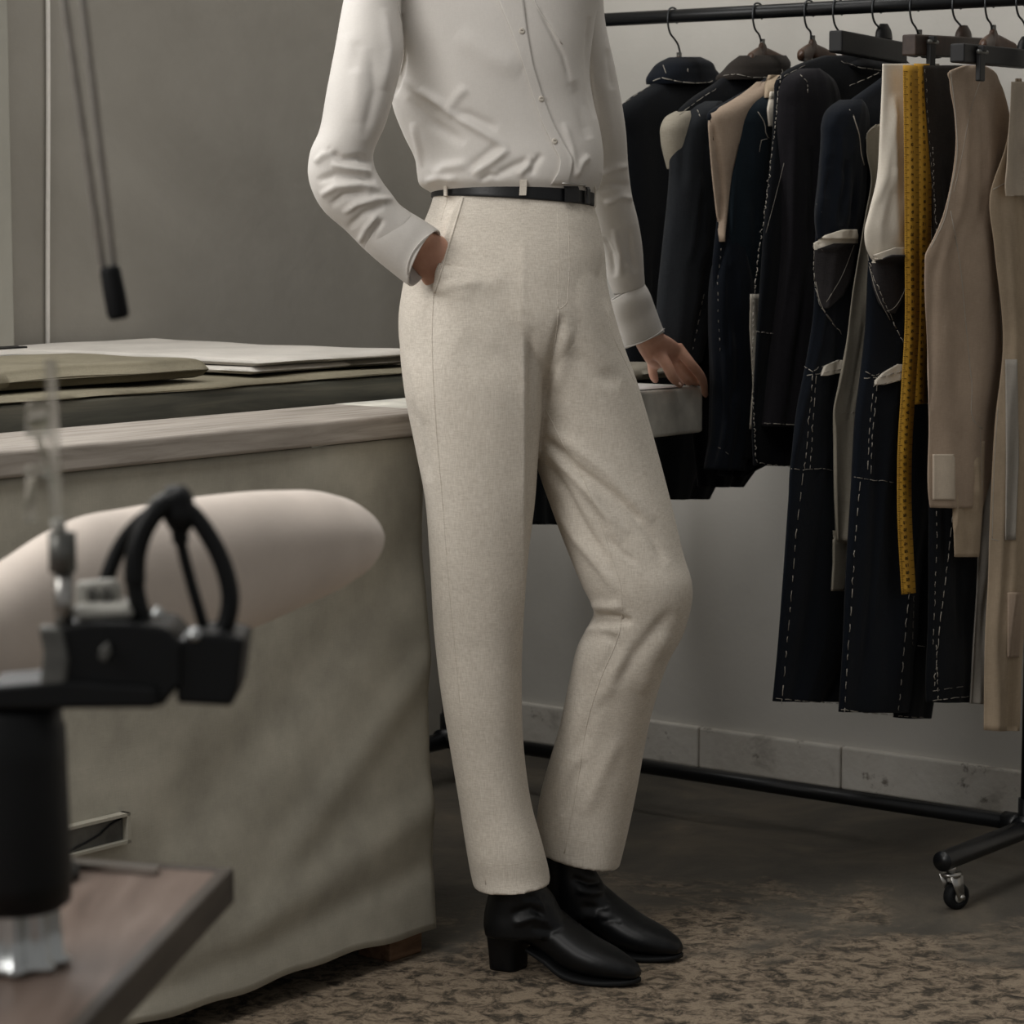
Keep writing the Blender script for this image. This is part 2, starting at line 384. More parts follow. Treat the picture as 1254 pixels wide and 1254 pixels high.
# cable down the grey wall
c0 = PLN(57, 0, A0+N*(WALL_O+.006), N); c1 = PLN(60, 430, A0+N*(WALL_O+.006), N)
c0 = c1+(c0-c1)*(2.9-c1[2])/(c0[2]-c1[2]); c1 = c1+(c1-c0)*.75
cb = MB().tube([c0+(c1-c0)*x+T*.003*math.sin(x*19) for x in np.linspace(0, 1, 40)], .0042, 8).link('wall_cable', M['cable'])
tag(cb, 'thin white cable running straight down the grey plaster wall', 'cable')

# ------------------------------------------------------------ work bench
s_dr, z_dr = sof(535, 1130)
bench = thing('work_bench', B(.5, -.3, 0), 'long work bench skirted in greige canvas with a weathered grey wooden top', 'workbench')
PW = .215
q = MB().box(B(-.95, -PW, .785), T*(SEND+.95), N*PW, Z*.035).link('front_plank', M['plank'], bench, False); bevel(q, .005, 3)
q = MB().box(B(s_dr+.012, -PW-.003, .7415), T*(SEND-s_dr-.007), N*(PW+.006), Z*.0788).link('end_block', plain('lightened_grey_paint', (226, 223, 212), .8, 0, .2, .25, 12, .2), bench, False); bevel(q, .006, 3)  # thick plank end, its grey paint lightened to offset the shade on it
# canvas skirt, a closed wrap with folds
def skirt():
    so = np.linspace(-.95, s_dr-.03, 150); pts = [(s, -.009) for s in so]
    for a in np.linspace(0, math.pi/2, 8)[1:]: pts.append((s_dr-.03+.03*math.sin(a), -.009-.03*(1-math.cos(a))))
    pts += [(s_dr, o) for o in np.linspace(-.06, -.80, 24)]
    nz_ = 70; vs = []
    zt, zb = .7835, .040
    for j in range(nz_):
        y = j/(nz_-1)
        for i, (s, o) in enumerate(pts):
            z = zt+(zb-zt)*y+ (.0035*math.sin(s*13)+.002*math.sin(s*41))*y**6
            fold = 0
            for (sa, ya, sb, yb, wd, am) in FOLDS:
                dx, dy = sb-sa, yb-ya; L = math.hypot(dx, dy); px, py = s-sa, y*.75-ya
                t = (px*dx+py*dy)/L**2; d = (px*dy-py*dx)/L
                fold += am*math.exp(-(d/wd)**2)*math.exp(-max(0, t-1)**2*30-max(0, -t)**2*30)
            fl_ = .014*y+.010*y**3
            vs.append(B(s, o+(fold+fl_)*(1 if o > -.02 else .4), z))
    n = len(pts); f = [[j*n+i, (j+1)*n+i, (j+1)*n+i+1, j*n+i+1] for j in range(nz_-1) for i in range(n-1)]
    return vs, f
FOLDS = [(.55, .55, s_dr, .33, .03, .006), (.45, .66, s_dr, .56, .035, .007), (.3, .5, s_dr-.05, .18, .06, -.006), (.2, .72, s_dr-.1, .66, .02, -.004), (-.2, .3, .3, .6, .09, .005), (.62, .05, s_dr, .3, .05, .004), (.2, .2, .5, .45, .06, .004)]
v, f = skirt(); q = link('canvas_skirt', v, f, M['skirt'], bench); m = q.modifiers.new('t', 'SOLIDIFY'); m.thickness = .002
SK = bvh(v, f)
q = MB().box(B(-.95, -.80, .045), T*(s_dr+.95-.02), N*.78, Z*.69).link('cabinet', M['press_side'], bench, False)
sf, _ = sof(522, 1140); sf0, _ = sof(468, 1150)
for s in (sf-.078, -.8):
    q = MB().box(B(s, -.07, 0), T*.075, N*.065, Z*.046).link('foot_block', M['foot_wood'], bench, False); bevel(q, .003)
for s in (sf-.078, -.8):
    q = MB().box(B(s, -.78, 0), T*.075, N*.065, Z*.046).link('foot_block', M['foot_wood'], bench, False); bevel(q, .003)
# label holder on the skirt
sa, za = sof(92, 1012, .02); sb, zb = sof(160, 995, .02); _, zc = sof(160, 1032, .02); OH = .018
zt, zbm = zb, zc
fr = MB()
for (o_, e1, e3) in (((sb-.30, zt-.004), .30, .004), ((sb-.30, zbm), .30, .004), ((sb-.006, zbm), .006, zt-zbm), ((sb-.30, zbm), .006, zt-zbm)):
    fr.box(B(o_[0], OH-.012, o_[1]), T*e1, N*.014, Z*e3)
hol = fr.link('label_holder', M['skirt'], bench, False)
ins = MB().box(B(sb-.297, OH-.012, zbm+.003), T*.292, N*.005, Z*(zt-zbm-.006)).link('label_insert', plain('grey_label', (112, 112, 108), .35, 0, .5, .45, 18, .1), hol, False)
lp = MB().tube([B(sb-.11, OH-.0055, zbm+.006), B(sb-.075, OH-.0055, zbm+.012), B(sb-.05, OH-.0055, zbm+.018), B(sb-.03, OH-.0055, zbm+.028), B(sb-.01, OH-.0055, zt-.007)], .0014, 6).link('label_tear', M['dark_bar'], hol)
# pressing board on the bench behind the plank
s_pb = sof(560, 470, -.24)[0]
_, zp0 = sof(0, 500, -.235); _, zp1 = sof(490, 449, -.235); zp = (zp0+zp1)/2
press = thing('pressing_board', B(.3, -.5, .735), 'broad pressing board with dark wooden edge and olive canvas cover on bench', 'ironing board')
q = MB().box(B(-.95, -.93, .735), T*(s_pb+.95), N*.685, Z*(zp-.735-.006)).link('board', M['press_side'], press, False); bevel(q, .004)
def pad_surface(s0, s1, o0, o1, z, th, nz1=90, nz2=40, und=.002, seed=0, rnd=.01):
    r_ = np.random.default_rng(seed); ph = r_.uniform(0, 6, 8)
    vs = []; 
    ss = np.linspace(0, 1, nz1); oo = np.linspace(0, 1, nz2)
    def edge(x, L): 
        d = min(x, 1-x)*L; return math.sqrt(max(0, 1-(1-min(1, d/rnd))**2))
    for side in (1, 0):
        for i in range(nz1):
            for j in range(nz2):
                e = min(edge(ss[i], s1-s0), edge(oo[j], o1-o0)); s = s0+(s1-s0)*ss[i]; o = o0+(o1-o0)*oo[j]
                u = und*(math.sin(s*9+ph[0]+o*5)+.6*math.sin(s*23+ph[1]-o*11)+.5*math.sin(o*31+ph[2]+s*3))
                zz = z+(th*(.45+.55*e)+u*1.0) if side else z+th*.45*(1-e)
                wob = .002*math.sin(s*17+ph[3])+.0015*math.sin(s*41+ph[4])
                vs.append(B(s, o+wob*(2*oo[j]-1), zz))
    n = nz1*nz2; f = []
    for i in range(nz1-1):
        for j in range(nz2-1):
            a = i*nz2+j; f.append([a, a+nz2, a+nz2+1, a+1]); f.append([n+a, n+a+1, n+a+nz2+1, n+a+nz2])
    ring = [j for j in range(nz2)]+[i*nz2+nz2-1 for i in range(1, nz1)]+[(nz1-1)*nz2+j for j in range(nz2-2, -1, -1)]+[i*nz2 for i in range(nz1-2, 0, -1)]
    for i in range(len(ring)): a, b = ring[i], ring[(i+1) % len(ring)]; f.append([b, a, n+a, n+b])
    return vs, f
v, f = pad_surface(-.95, s_pb+.003, -.934, -.243, zp-.007, .009, 160, 50, .0012, 3, .006); link('canvas_cover', v, f, M['olive'], press)
# folded cloths
def folded(name, mat, s0, s1, o0, o1, z, layers, th, label, seed, group=None, und=.002):
    tt = thing(name, B((s0+s1)/2, (o0+o1)/2, z), label, 'fabric', group)
    for i in range(layers):
        v, f = pad_surface(s0+.004*math.sin(i*2.3+seed), s1-.004*i, o0, o1+.003*math.sin(i*1.7+seed), z+i*(th+.0012), th, 90, 40, und*(.4+.6*(i == layers-1)), seed+i, min(.02, th))
        link('fold_layer', v, f, mat, tt)
    return tt
zc_ = zp+.006
sL = sof(222, 460, -.45)[0]; sR = s_pb-.02
folded('folded_cloth', M['pale_cloth'], sL+.01, sR, -.92, -.30, zc_, 2, .011, 'large pale cream canvas folded flat on the pressing board beside the person', 5, 'folded cloths on the pressing board', .0012)
so0 = sof(220, 455, -.36)[0]
folded('folded_cloth', M['olive'], .12, so0, -.60, -.30, zc_+.001, 1, .028, 'olive canvas folded into a thick flat pad, right-hand one on pressing board', 9, 'folded cloths on the pressing board', .0016)
folded('folded_cloth', M['olive'], -.75, .10, -.58, -.275, zc_+.001, 1, .029, 'olive canvas folded pad at the left edge, its front corner lifted', 12, 'folded cloths on the pressing board', .0016)
folded('folded_cloth', M['pale_cloth'], -.75, sL-.02, -.92, -.64, zc_, 2, .012, 'pale cream cloth lying behind the olive pads by the grey wall', 21, 'folded cloths on the pressing board', .0012)
# black strap lying on the cream cloth
st = MB()
for dz, do in ((.0, .0), (.012, .02)):
    pts = [B(s, -.70+do+.02*math.sin(s*6), zc_+.034+dz*max(0, 1-(s+.6)*1.2)) for s in np.linspace(-.7, sof(25, 441, -.7)[0], 20)]
    for a, b in zip(pts[:-1], pts[1:]): st.box(a, b-a, N*.012, Z*.003)
st = st.link('black_strap', M['belt'], None, False); tag(st, 'narrow black strap curled on the cream cloth at the far left', 'strap')
# papers and small cloth on the plank's far end
pp = MB()
for i in range(3):
    a = B(SEND-.32+.012*i, -.20+.006*i, .8205+i*.0008); e1 = T*(.27-.01*i)+N*.01*i; pp.box(a, e1, N*(.19-.01*i), Z*.0006)
pp = pp.link('paper_sheet', M['paper'], None, False); tag(pp, 'thin sheaf of white paper on the bench end under the hand', 'paper')
sc0, _ = sof(772, 455, -.16); sc1, _ = sof(818, 460, -.16)
v, f = pad_surface(sc0-.1, sc1, -.235, -.13, .8235, .024, 50, 30, .003, 31, .02)
rc = link('folded_cloth', v, f, M['grey_canvas']); tag(rc, 'small crumpled beige cloth on the bench end behind the hand', 'fabric')

# ------------------------------------------------------------ clothes rack
RQ = HZ(1240, 1007, .09); ZR = 1.461; RO = lambda o: RQ+N*o      # on the rack line
def rail_at(u):                                     # point of the rail seen at picture column u
    lo = PLN(u, 10, RQ, T); return V(lo[0], lo[1], ZR)
rL = rail_at(548); 
rEnd = RQ+N*.030
lenR = float(np.dot(rEnd-rL, N))
rack = thing('clothes_rack', V((rL[0]+rEnd[0])/2, (rL[1]+rEnd[1])/2, 0), 'black pipe clothes rack on casters holding the unfinished garments', 'clothes rack')
at = lambda q, z: V(q[0], q[1], z)
MB().tube([at(rL, ZR)-N*.02, at(rEnd, ZR)+N*.02], .0122, 20).link('top_rail', M['black_metal'], rack)
MB().tube([at(rL, .09), at(rEnd, .09)], .0135, 20).link('bottom_rail', M['black_metal'], rack)
for e in (rL, rEnd):
    MB().tube([at(e, .09), at(e, ZR)], .0145, 20).link('post', M['black_metal'], rack)
    c = MB(); c.tube([at(e, .09)-T*.03, at(e, .09)+T*.03], .0185, 20); c.tube([at(e, .07), at(e, .135)], .0185, 20)
    c.tube([at(e, .09)+(N if e is rL else -N)*.01, at(e, .09)+(N if e is rL else -N)*.045], .0175, 20); c.link('corner_fitting', M['black_metal'], rack)
    MB().tube([at(e, ZR-.03), at(e, ZR+.02)], .018, 20).link('top_fitting', M['black_metal'], rack)
    MB().tube([at(e, .085)-T*.30, at(e, .085)-T*.299, at(e, .085)+T*(.12 if e is rL else .26)], .0165, 22).link('foot_pipe', M['black_metal'], rack)
    for sg in (-.27, .09 if e is rL else .23):
        p0 = at(e, 0)+T*sg
        ax = N*.35+T*.94 ; ax /= np.linalg.norm(ax); side = V(ax[1], -ax[0], 0); wc = p0+ax*.012+Z*.022
        cs = MB(); cs.tube([p0+Z*.074, p0+Z*.060], .008, 12); cs.tube([p0+Z*.062, p0+Z*.056], .017, 18)
        for k_ in (-1, 1):
            s_ = side*k_*.0125
            cs.box8([wc+s_-ax*.006-Z*.005, wc+s_+ax*.006-Z*.005, wc+s_+ax*.006-Z*.005+side*k_*.0022, wc+s_-ax*.006-Z*.005+side*k_*.0022,
                     p0+s_-ax*.013+Z*.058, p0+s_+ax*.013+Z*.058, p0+s_+ax*.013+Z*.058+side*k_*.0022, p0+s_-ax*.013+Z*.058+side*k_*.0022])
        cs.tube([wc-side*.018, wc+side*.018], .004, 10)
        cst = cs.link('caster', M['steel'], rack)
        wv, wf = [], []
        prof = [(-.009, .010), (-.0095, .016), (-.008, .0205), (-.004, .022), (.004, .022), (.008, .0205), (.0095, .016), (.009, .010)]
        nn_ = 28
        for (h_, r_) in prof:
            for k_ in range(nn_):
                a = 2*math.pi*k_/nn_; wv.append(wc+side*h_+(ax*math.cos(a)+Z*math.sin(a))*r_)
        for i in range(len(prof)):
            j = (i+1) % len(prof)
            wf += [[i*nn_+k_, i*nn_+(k_+1) % nn_, j*nn_+(k_+1) % nn_, j*nn_+k_] for k_ in range(nn_)]
        link('wheel', wv, wf, M['rubber'], cst)
        MB().tube([wc-side*.0085, wc+side*.0085], .0105, 20).link('hub', M['pale_metal'], cst)

# hangers: hook, then wooden shoulders or a clamp bar, in the plane across the rail
def hanger(u, label, wood, neck=.024, drop=.066, half=.20, sh=.055, dome=.021):
    half = .062; sh = .018
    q = rail_at(u); L = lambda s, z: q+T*s+Z*z
    tt = thing('coat_hanger', L(neck, -drop-sh-.02), label, 'hanger', 'shoulder hangers on the rack')
    hk = [(.013, -.012), (.0155, .001), (.011, .0118), (0, .0152), (-.011, .0118), (-.0155, 0), (-.0150, -.015), (-.008, -.030), (.006, -.040), (neck-.005, -.048), (neck, -.056), (neck, -drop-.02)]
    h3 = crom([L(*x) for x in hk], np.linspace(0, 1, 60)); MB().tube(h3, .0018, 8).link('hook', M['hook'], tt)
    st = []
    for x in np.linspace(-1, 1, 25):
        zt = -drop-sh*abs(x)**1.25 ; hgt = .034*(1-.55*abs(x)**1.5); wd = .0055+.003*abs(x)**2
        if abs(x) < .16: zt += dome*.4*(1-(abs(x)/.16)**2)
        e = max(.12, min(1, (1-abs(x))*9)); c = L(neck+half*x, zt-hgt/2)+N*.012*abs(x)**1.6
        st.append((c+Z*hgt/2*e, c-Z*hgt/2*e, N*wd*e))
    v, f = loft(st, 20, 90, 2.6); link('shoulder_bar', v, f, wood, tt)
    MB().tube([L(neck, -drop+.012), L(neck, -drop-.004)], .0048, 12).link('ferrule', M['grey_metal'], tt)
    return tt
def clamp(u, label, wood, u0, v0, half, slope=0, clips=(), neck=.024, hh=.030, th=.026, name='clamp_hanger'):
    q = rail_at(u); L = lambda s, z: q+T*s+Z*z
    e0 = PLN(u0, v0, q, T*0+N); s0 = float(np.dot(e0-q, T)); z0 = float(e0[2]-ZR)
    tt = thing(name, L(neck, z0-.05), label, 'hanger', 'clamp hangers on the rack')
    hk = [(.013, -.012), (.0155, .001), (.011, .0118), (0, .0152), (-.011, .0118), (-.0155, 0), (-.0150, -.015), (-.008, -.027), (.008, -.036), (neck-.004, -.042), (neck, -.05), (neck, z0-.005)]
    MB().tube(crom([L(*x) for x in hk], np.linspace(0, 1, 60)), .0018, 8).link('hook', M['hook'], tt)
    s1 = s0+2*half
    a = L(s0, z0-hh)-N*th/2; e = T*(s1-s0)+Z*slope
    o = MB().box(a, e, N*th, Z*hh).link('clamp_bar', wood, tt, False); bevel(o, .003, 3)
    v, f = loft([(L(neck-.022, z0+slope*.3-.004), L(neck+.022, z0+slope*.3-.004), N*.012), (L(neck-.018, z0+.012+slope*.3), L(neck+.018, z0+.012+slope*.3), N*.010), (L(neck-.008, z0+.022+slope*.3), L(neck+.008, z0+.022+slope*.3), N*.006)], 16, 12); link('neck_cap', v, f, wood, tt)
    for sc in clips:
        b = s0+(s1-s0)*sc; zz = z0+slope*sc
        m = MB().box(L(b-.009, zz-.058)+N*(th/2-.001), T*.018, N*.009, Z*.050); m.box(L(b-.006, zz-.012)+N*(th/2), T*.012, N*.012, Z*.010)
        o = m.link('clip', M['dark_bar'], tt, False); bevel(o, .002)
        MB().tube([L(b+.016, zz-.012)+N*(th/2+.006), L(b-.014, zz-.012)+N*(th/2+.006)], .0035, 10).link('clip_spring', M['grey_metal'], tt)
    return tt

# garments -------------------------------------------------------------
class Garment:
    def __init__(s, name, label, cat, u, shift=0, group=None):
        s.q = rail_at(u)+N*shift; s.t = None; s.args = (name, label, cat, group); s.mb = MB(); s.V = []; s.F = []
    def pt(s, u, v, off=0): return PLN(u, v, s.q+N*off, N)
    def body(s, rows, mat, name='body', th=.06, ex=2.4, wave=0, wn=3, ph=0, nt=72, ns=110, off=0, base=True, tail=.6, fold=7, famp=4.0):
        st = []; n = len(rows)
        for i, r in enumerate(rows):
            y = i/(n-1); k = th*(.55+.45*math.sin(min(1, y*2.2)*math.pi/2))*(1-(1-tail)*y)
            st.append((s.pt(r[1], r[3] if len(r) > 3 else r[0], off), s.pt(r[2], r[0], off), N*k/2))
        wv = None
        if wave:
            def wv(x, y):
                g = (np.sin(x*wn*2.1+ph+y*1.1)+.55*np.sin(x*wn*4.7+ph*1.7-y*2.0)+.25*np.sin(y*9+x*6+ph))*wave*(.25+.75*np.clip(y*1.4, 0, 1))
                return g[..., None]*N+(.35*wave*np.sin(y*7+ph))[..., None]*T
        v, f = loft(st, nt, ns, ex, True, 1, wv)
        if fold and name not in ('collar', 'lining'):
            R_ = np.array([[r[0], r[1], r[2]] for r in rows]); v = np.array(v); fr = np.random.default_rng(int(R_.sum()) % 9973)
            tm = bpy.data.meshes.new('tmp'); tm.from_pydata(v.tolist(), [], f); nn = np.empty(len(v)*3); tm.vertices.foreach_get('normal', nn); bpy.data.meshes.remove(tm); nn = nn.reshape(-1, 3)
            if ((nn*(CC-v)).sum(1) > 0).mean() < .3: nn = -nn
            strokes = []
            for i_ in range(fold):
                y0 = fr.uniform(0, .55); y1 = min(1, y0+fr.uniform(.3, .6)); x0 = fr.uniform(.08, .85); dx = fr.normal(0, .10)
                ys = R_[0, 0]+(R_[-1, 0]-R_[0, 0])*np.linspace(y0, y1, 5)
                us = [np.interp(y_, R_[:, 0], R_[:, 1])*(1-(x0+dx*j/4))+np.interp(y_, R_[:, 0], R_[:, 2])*(x0+dx*j/4) for j, y_ in enumerate(ys)]
                strokes.append((list(zip(us, ys)), fr.uniform(2.5, 6), famp*fr.choice([-1, 1])*fr.uniform(.6, 1.2), ''))
            v = sculpt(v, nn, strokes).tolist()
        if s.t is None:
            zmin = min(q[2] for q in v); nm, lb, ct, gp = s.args
            s.t = thing(nm, V(s.q[0]+T[0]*.02, s.q[1]+T[1]*.02, zmin), lb, ct, gp)
        o = link(name, v, f, mat, s.t)
        k = len(s.V); s.V += list(v); s.F += [[i+k for i in g] for g in f]; s.bv = bvh(s.V, s.F); return o
    def patch(s, rows, mat, name, off=.002, thick=.002, bulge=0, parent=None, nu=14, nv=26, add=True):
        v, f = conform(rows, s.bv, s.q, N, off, thick, nu, nv, bulge)
        o = link(name, v, f, mat, parent or s.t)
        if add: k = len(s.V); s.V += list(v); s.F += [[i+k for i in g] for g in f]; s.bv = bvh(s.V, s.F)
        return o
    def tack(s, pts, dash=9, gap=6, r=.0009, jit=.5): stitch(s.bv, pts, s.q, N, dash, gap, r, s.mb, jit)
    def line(s, pts, r=.0009): seam(s.bv, pts, r*.75, 0, s.mb)
    def close(s):
        if s.mb.v: link('tacking_thread', s.mb.v, s.mb.f, M['thread'], s.t)['kind'] = 'stuff'
JG = 'half-made jackets on the rack'
# hangers first
hanger(824, 'wooden shoulder hanger inside the leftmost black jacket, hook on rail', M['hanger_wood'], .021, .075)
hanger(928, 'brown wooden hanger under the dark brown jacket collar, second hook in view', M['hanger_wood'], .016, .058)
hanger(991, 'brown wooden hanger in the teal and taupe jacket, third hook in view', M['hanger_wood'], .012, .056)
hanger(1026, 'wooden hanger half hidden under the tilted black clamp bar', M['hanger_wood'], .03, .076)
clamp(1074, 'black clamp hanger with tilted bar above the plum-black jacket', M['dark_bar'], 1023, 37, .11, -.010, (), .024, .036)
hanger(1120, 'black-capped hanger carrying the long navy coat with patch pockets', M['dark_bar'], .018, .054)
clamp(1172, 'dark brown clamp hanger holding the cream-topped black trousers', M['brown_bar'], 1113, 42, .13, .006, (.17,), .024, .034)
hanger(1212, 'brown domed wooden hanger behind the black clip bar near right edge', M['hanger_wood'], .014, .052)
clamp(1250, 'black clamp hanger with clip gripping the taupe waistcoat front at right', M['dark_bar'], 1172, 53, .12, .0, (.20,), .02, .030)
# G0 coat behind the person
g = Garment('coat', 'black coat hanging behind the person, its hem seen between the trouser legs', 'coat', 668)
g.body([(60, 668, 712), (90, 655, 722), (150, 648, 728), (400, 647, 726), (642, 645, 722)], M['black_wool'], th=.05, wave=.004); g.close()
# G1
g = Garment('jacket', 'leftmost black jacket with turned collar beside the white sleeve', 'jacket', 824, 0, JG)
g.body([(96, 806, 872), (106, 795, 890), (120, 772, 908), (134, 758, 925), (170, 759, 934), (260, 764, 934), (420, 766, 926), (520, 772, 905), (611, 782, 862)], M['black_wool'], th=.075, wave=.005, ph=1)
g.body([(70, 824, 853), (76, 815, 862), (86, 806, 868), (98, 799, 878), (103, 800, 876)], M['navy_wool'], 'collar', .07, 2.6, tail=1.1, ns=30)
g.tack([(800, 99), (812, 95), (830, 100), (848, 102), (866, 101), (872, 99)], 12, 2, .0012); g.tack([(812, 80), (817, 94)], 8, 3); g.tack([(842, 84), (843, 92)], 5, 3); g.tack([(765, 126), (800, 103)], 7, 5)
g.tack([(890, 480), (900, 575)], 6, 9, .0007); g.close()
# G2
g = Garment('jacket', 'black jacket with dark brown collar and cream lining at its open armhole', 'jacket', 928, 0, JG)
g.body([(94, 885, 962), (104, 872, 985), (118, 850, 1000), (134, 832, 1015), (150, 824, 1020), (210, 826, 1025), (320, 826, 1025), (430, 844, 1010), (520, 848, 960), (596, 858, 905)], M['black_wool'], th=.06, wave=.004, ph=2)
g.body([(136, 832, 842), (142, 822, 846), (152, 816, 850), (170, 815, 850), (190, 819, 850), (207, 825, 846)], M['grey_canvas'], 'lining', .05, 2.2, tail=1, ns=30)
g.body([(124, 862, 874), (130, 851, 879), (138, 842, 882), (148, 835, 884), (165, 830, 886), (220, 826, 885), (300, 818, 882), (370, 812, 872), (430, 809, 857), (444, 809, 855)], M['char_wool'], 'sleeve', .085, 2.1, wave=.003, ph=4, off=.012)
g.body([(68, 908, 960), (76, 900, 962), (86, 892, 960), (94, 884, 955), (98, 884, 950)], M['brown_wool'], 'collar', .06, 2.5, tail=1.1, ns=30)
g.tack([(886, 93), (900, 91), (920, 95), (938, 95)], 9, 2, .0011); g.tack([(832, 141), (856, 122), (878, 108)], 9, 4); g.tack([(854, 135), (858, 145)], 5, 2, .0012); g.tack([(874, 170), (878, 250), (876, 300)], 5, 9, .0007)
g.tack([(862, 360), (848, 428)], 6, 5, .0007); g.close()
# G3
g = Garment('jacket', 'half-made jacket with taupe canvas shoulder and dark teal sleeve', 'jacket', 991, -.014, JG)
g.body([(92, 945, 1000), (104, 925, 1010), (124, 890, 1020), (138, 868, 1025), (160, 870, 1030), (250, 880, 1035), (330, 874, 1035), (430, 879, 1030), (520, 880, 1000), (560, 882, 950), (583, 884, 906)], M['navy_wool'], th=.055, wave=.004, ph=.5)
g.body([(430, 879, 912), (480, 879, 915), (530, 878, 913), (575, 870, 905)], M['navy_wool'], 'cuff_end', .06, 2.2, wave=.002, tail=1, ns=40, off=.004)
g.patch([(100, 926, 955), (112, 912, 962), (126, 890, 950), (138, 868, 930), (150, 866, 915), (180, 868, 902), (215, 871, 894), (260, 876, 889), (296, 880, 885)], M['taupe'], 'canvas_front', .004, .003, .004)
g.patch([(92, 937, 957), (104, 932, 954), (120, 932, 948)], M['tan'], 'shoulder_pad', .012, .006)
g.body([(118, 925, 936), (124, 916, 941), (132, 908, 948), (145, 902, 954), (160, 899, 958), (215, 893, 960), (290, 893, 955), (350, 902, 945), (420, 911, 934), (470, 914, 928)], M['teal_wool'], 'sleeve', .075, 2.1, wave=.003, ph=3, off=.012)
g.body([(290, 886, 908), (340, 877, 918), (400, 876, 922), (470, 879, 922), (560, 877, 915)], M['navy_wool'], 'forearm', .07, 2.1, wave=.003, ph=1, off=.004, tail=.9)
g.patch([(112, 941, 957), (135, 937, 953), (155, 939, 949)], M['cream'], 'collar_canvas', .006, .003)
g.patch([(360, 916, 926), (400, 915, 924), (470, 919, 925), (525, 915, 925)], M['cream'], 'raw_lining', .006, .002)
g.line([(928, 137), (936, 150), (940, 168), (946, 172)], .0012); g.line([(946, 172), (934, 170), (930, 186)], .0008)
g.tack([(882, 430), (880, 390), (879, 345), (883, 300)], 4, 7, .0006); g.tack([(880, 548), (898, 560)], 5, 6, .0006); g.close()
# G5 plum jacket
g = Garment('jacket', 'large plum-black jacket with white tacked front edge, under the tilted clamp bar', 'jacket', 1026, .012, JG)
g.body([(68, 1010, 1100), (76, 985, 1110), (86, 964, 1118), (98, 952, 1120), (120, 950, 1122), (180, 947, 1125), (260, 938, 1125), (330, 932, 1120), (430, 925, 1110), (530, 922, 1080), (570, 925, 1010)], M['black_wool'], th=.055, wave=.004, ph=2.6)
g.body([(84, 980, 996), (89, 970, 1004), (96, 962, 1012), (108, 957, 1018), (130, 955, 1022), (200, 956, 1022), (300, 958, 1018), (400, 950, 1008), (470, 942, 1000), (522, 935, 990)], M['plum_wool'], 'sleeve', .075, 2.1, wave=.004, ph=.8, off=.012, tail=.9)
g.body([(70, 1035, 1075), (78, 1022, 1085), (92, 1030, 1090)], M['black_wool'], 'collar', .06, 2.4, tail=1, ns=24)
g.tack([(957, 85), (954, 110), (950, 150), (944, 200), (938, 250), (930, 300), (924, 350), (922, 380), (921, 430), (922, 480), (924, 540), (926, 566), (945, 570), (980, 572)], 5, 3, .0011, .9)
g.line([(912, 402), (918, 370), (925, 358)], .0008); g.tack([(925, 406), (950, 409)], 5, 2, .0008); g.tack([(936, 518), (980, 521)], 11, 3, .001)
g.tack([(980, 92), (988, 100), (989, 115)], 6, 3); g.line([(960, 200), (950, 240), (938, 285)], .0005); g.tack([(1030, 75), (1050, 82), (1078, 86)], 8, 2, .0010); g.tack([(952, 98), (990, 78)], 8, 4, .0007); g.close()
# G6 long navy coat
g = Garment('coat', 'long navy coat with open patch pocket trimmed in cream, hem near the floor', 'coat', 1120, 0, 'long garments on the rack')
g.body([(90, 1086, 1130), (98, 1076, 1150), (112, 1056, 1165), (126, 1036, 1175), (136, 1020, 1180), (150, 1013, 1182), (220, 1006, 1180), (290, 999, 1175), (390, 996, 1165), (440, 988, 1155), (500, 976, 1140), (600, 966, 1120), (700, 959, 1100), (800, 952, 1070), (859, 947, 1032)], M['navy_wool'], th=.05, wave=.003, ph=1.3, tail=.5, nt=90, ns=160)
g.body([(122, 1036, 1048), (128, 1027, 1052), (136, 1019, 1055), (150, 1013, 1058), (170, 1011, 1058), (220, 1006, 1056), (270, 1001, 1050), (292, 1003, 1044)], M['navy_wool'], 'sleeve', .07, 2.1, wave=.002, ph=2, off=.010, tail=.45)
g.patch([(281, 1030, 1046), (288, 1008, 1047), (298, 994, 1047), (306, 995, 1020)], M['cream'], 'pocket_trim', .006, .003, .001)
g.patch([(298, 1020, 1048), (306, 996, 1048), (340, 996, 1042), (362, 999, 1030), (378, 1004, 1012)], M['pocket_wool'], 'patch_pocket', .004, .002)
g.patch([(441, 1024, 1040), (448, 1008, 1040), (456, 1005, 1030), (460, 1004, 1010)], M['cream'], 'pocket_flap', .004, .003)
g.tack([(996, 300), (996, 330), (999, 355), (1005, 375), (1016, 392), (1032, 412)], 9, 2, .0009, .9); g.line([(1046, 300), (1030, 340), (1012, 370)], .0007); g.line([(999, 345), (1005, 372), (1022, 398)], .0007)
g.tack([(986, 449), (995, 456), (1004, 447)], 6, 1, .001); g.tack([(988, 460), (1030, 452)], 6, 3); g.tack([(1030, 441), (1004, 450)], 8, 2)
for dx in (0, 5): g.tack([(995+dx*.8, 460), (990+dx, 520), (985+dx*1.3, 575)], 9, 6)
g.tack([(969, 574), (985, 576), (1004, 573), (1030, 579)], 10, 3)
g.tack([(983, 580), (974, 660), (968, 740), (962, 800), (957, 862)], 11, 8, .001); g.tack([(950, 855), (985, 859), (1030, 862)], 8, 4, .001)
g.tack([(1040, 105), (1062, 96), (1084, 84)], 8, 4, .0007); g.line([(1045, 142), (1052, 165), (1055, 190), (1058, 202)], .0015); g.line([(1040, 134), (1046, 143)], .0012); g.line([(1000, 250), (1006, 260)], .0006)
g.close()
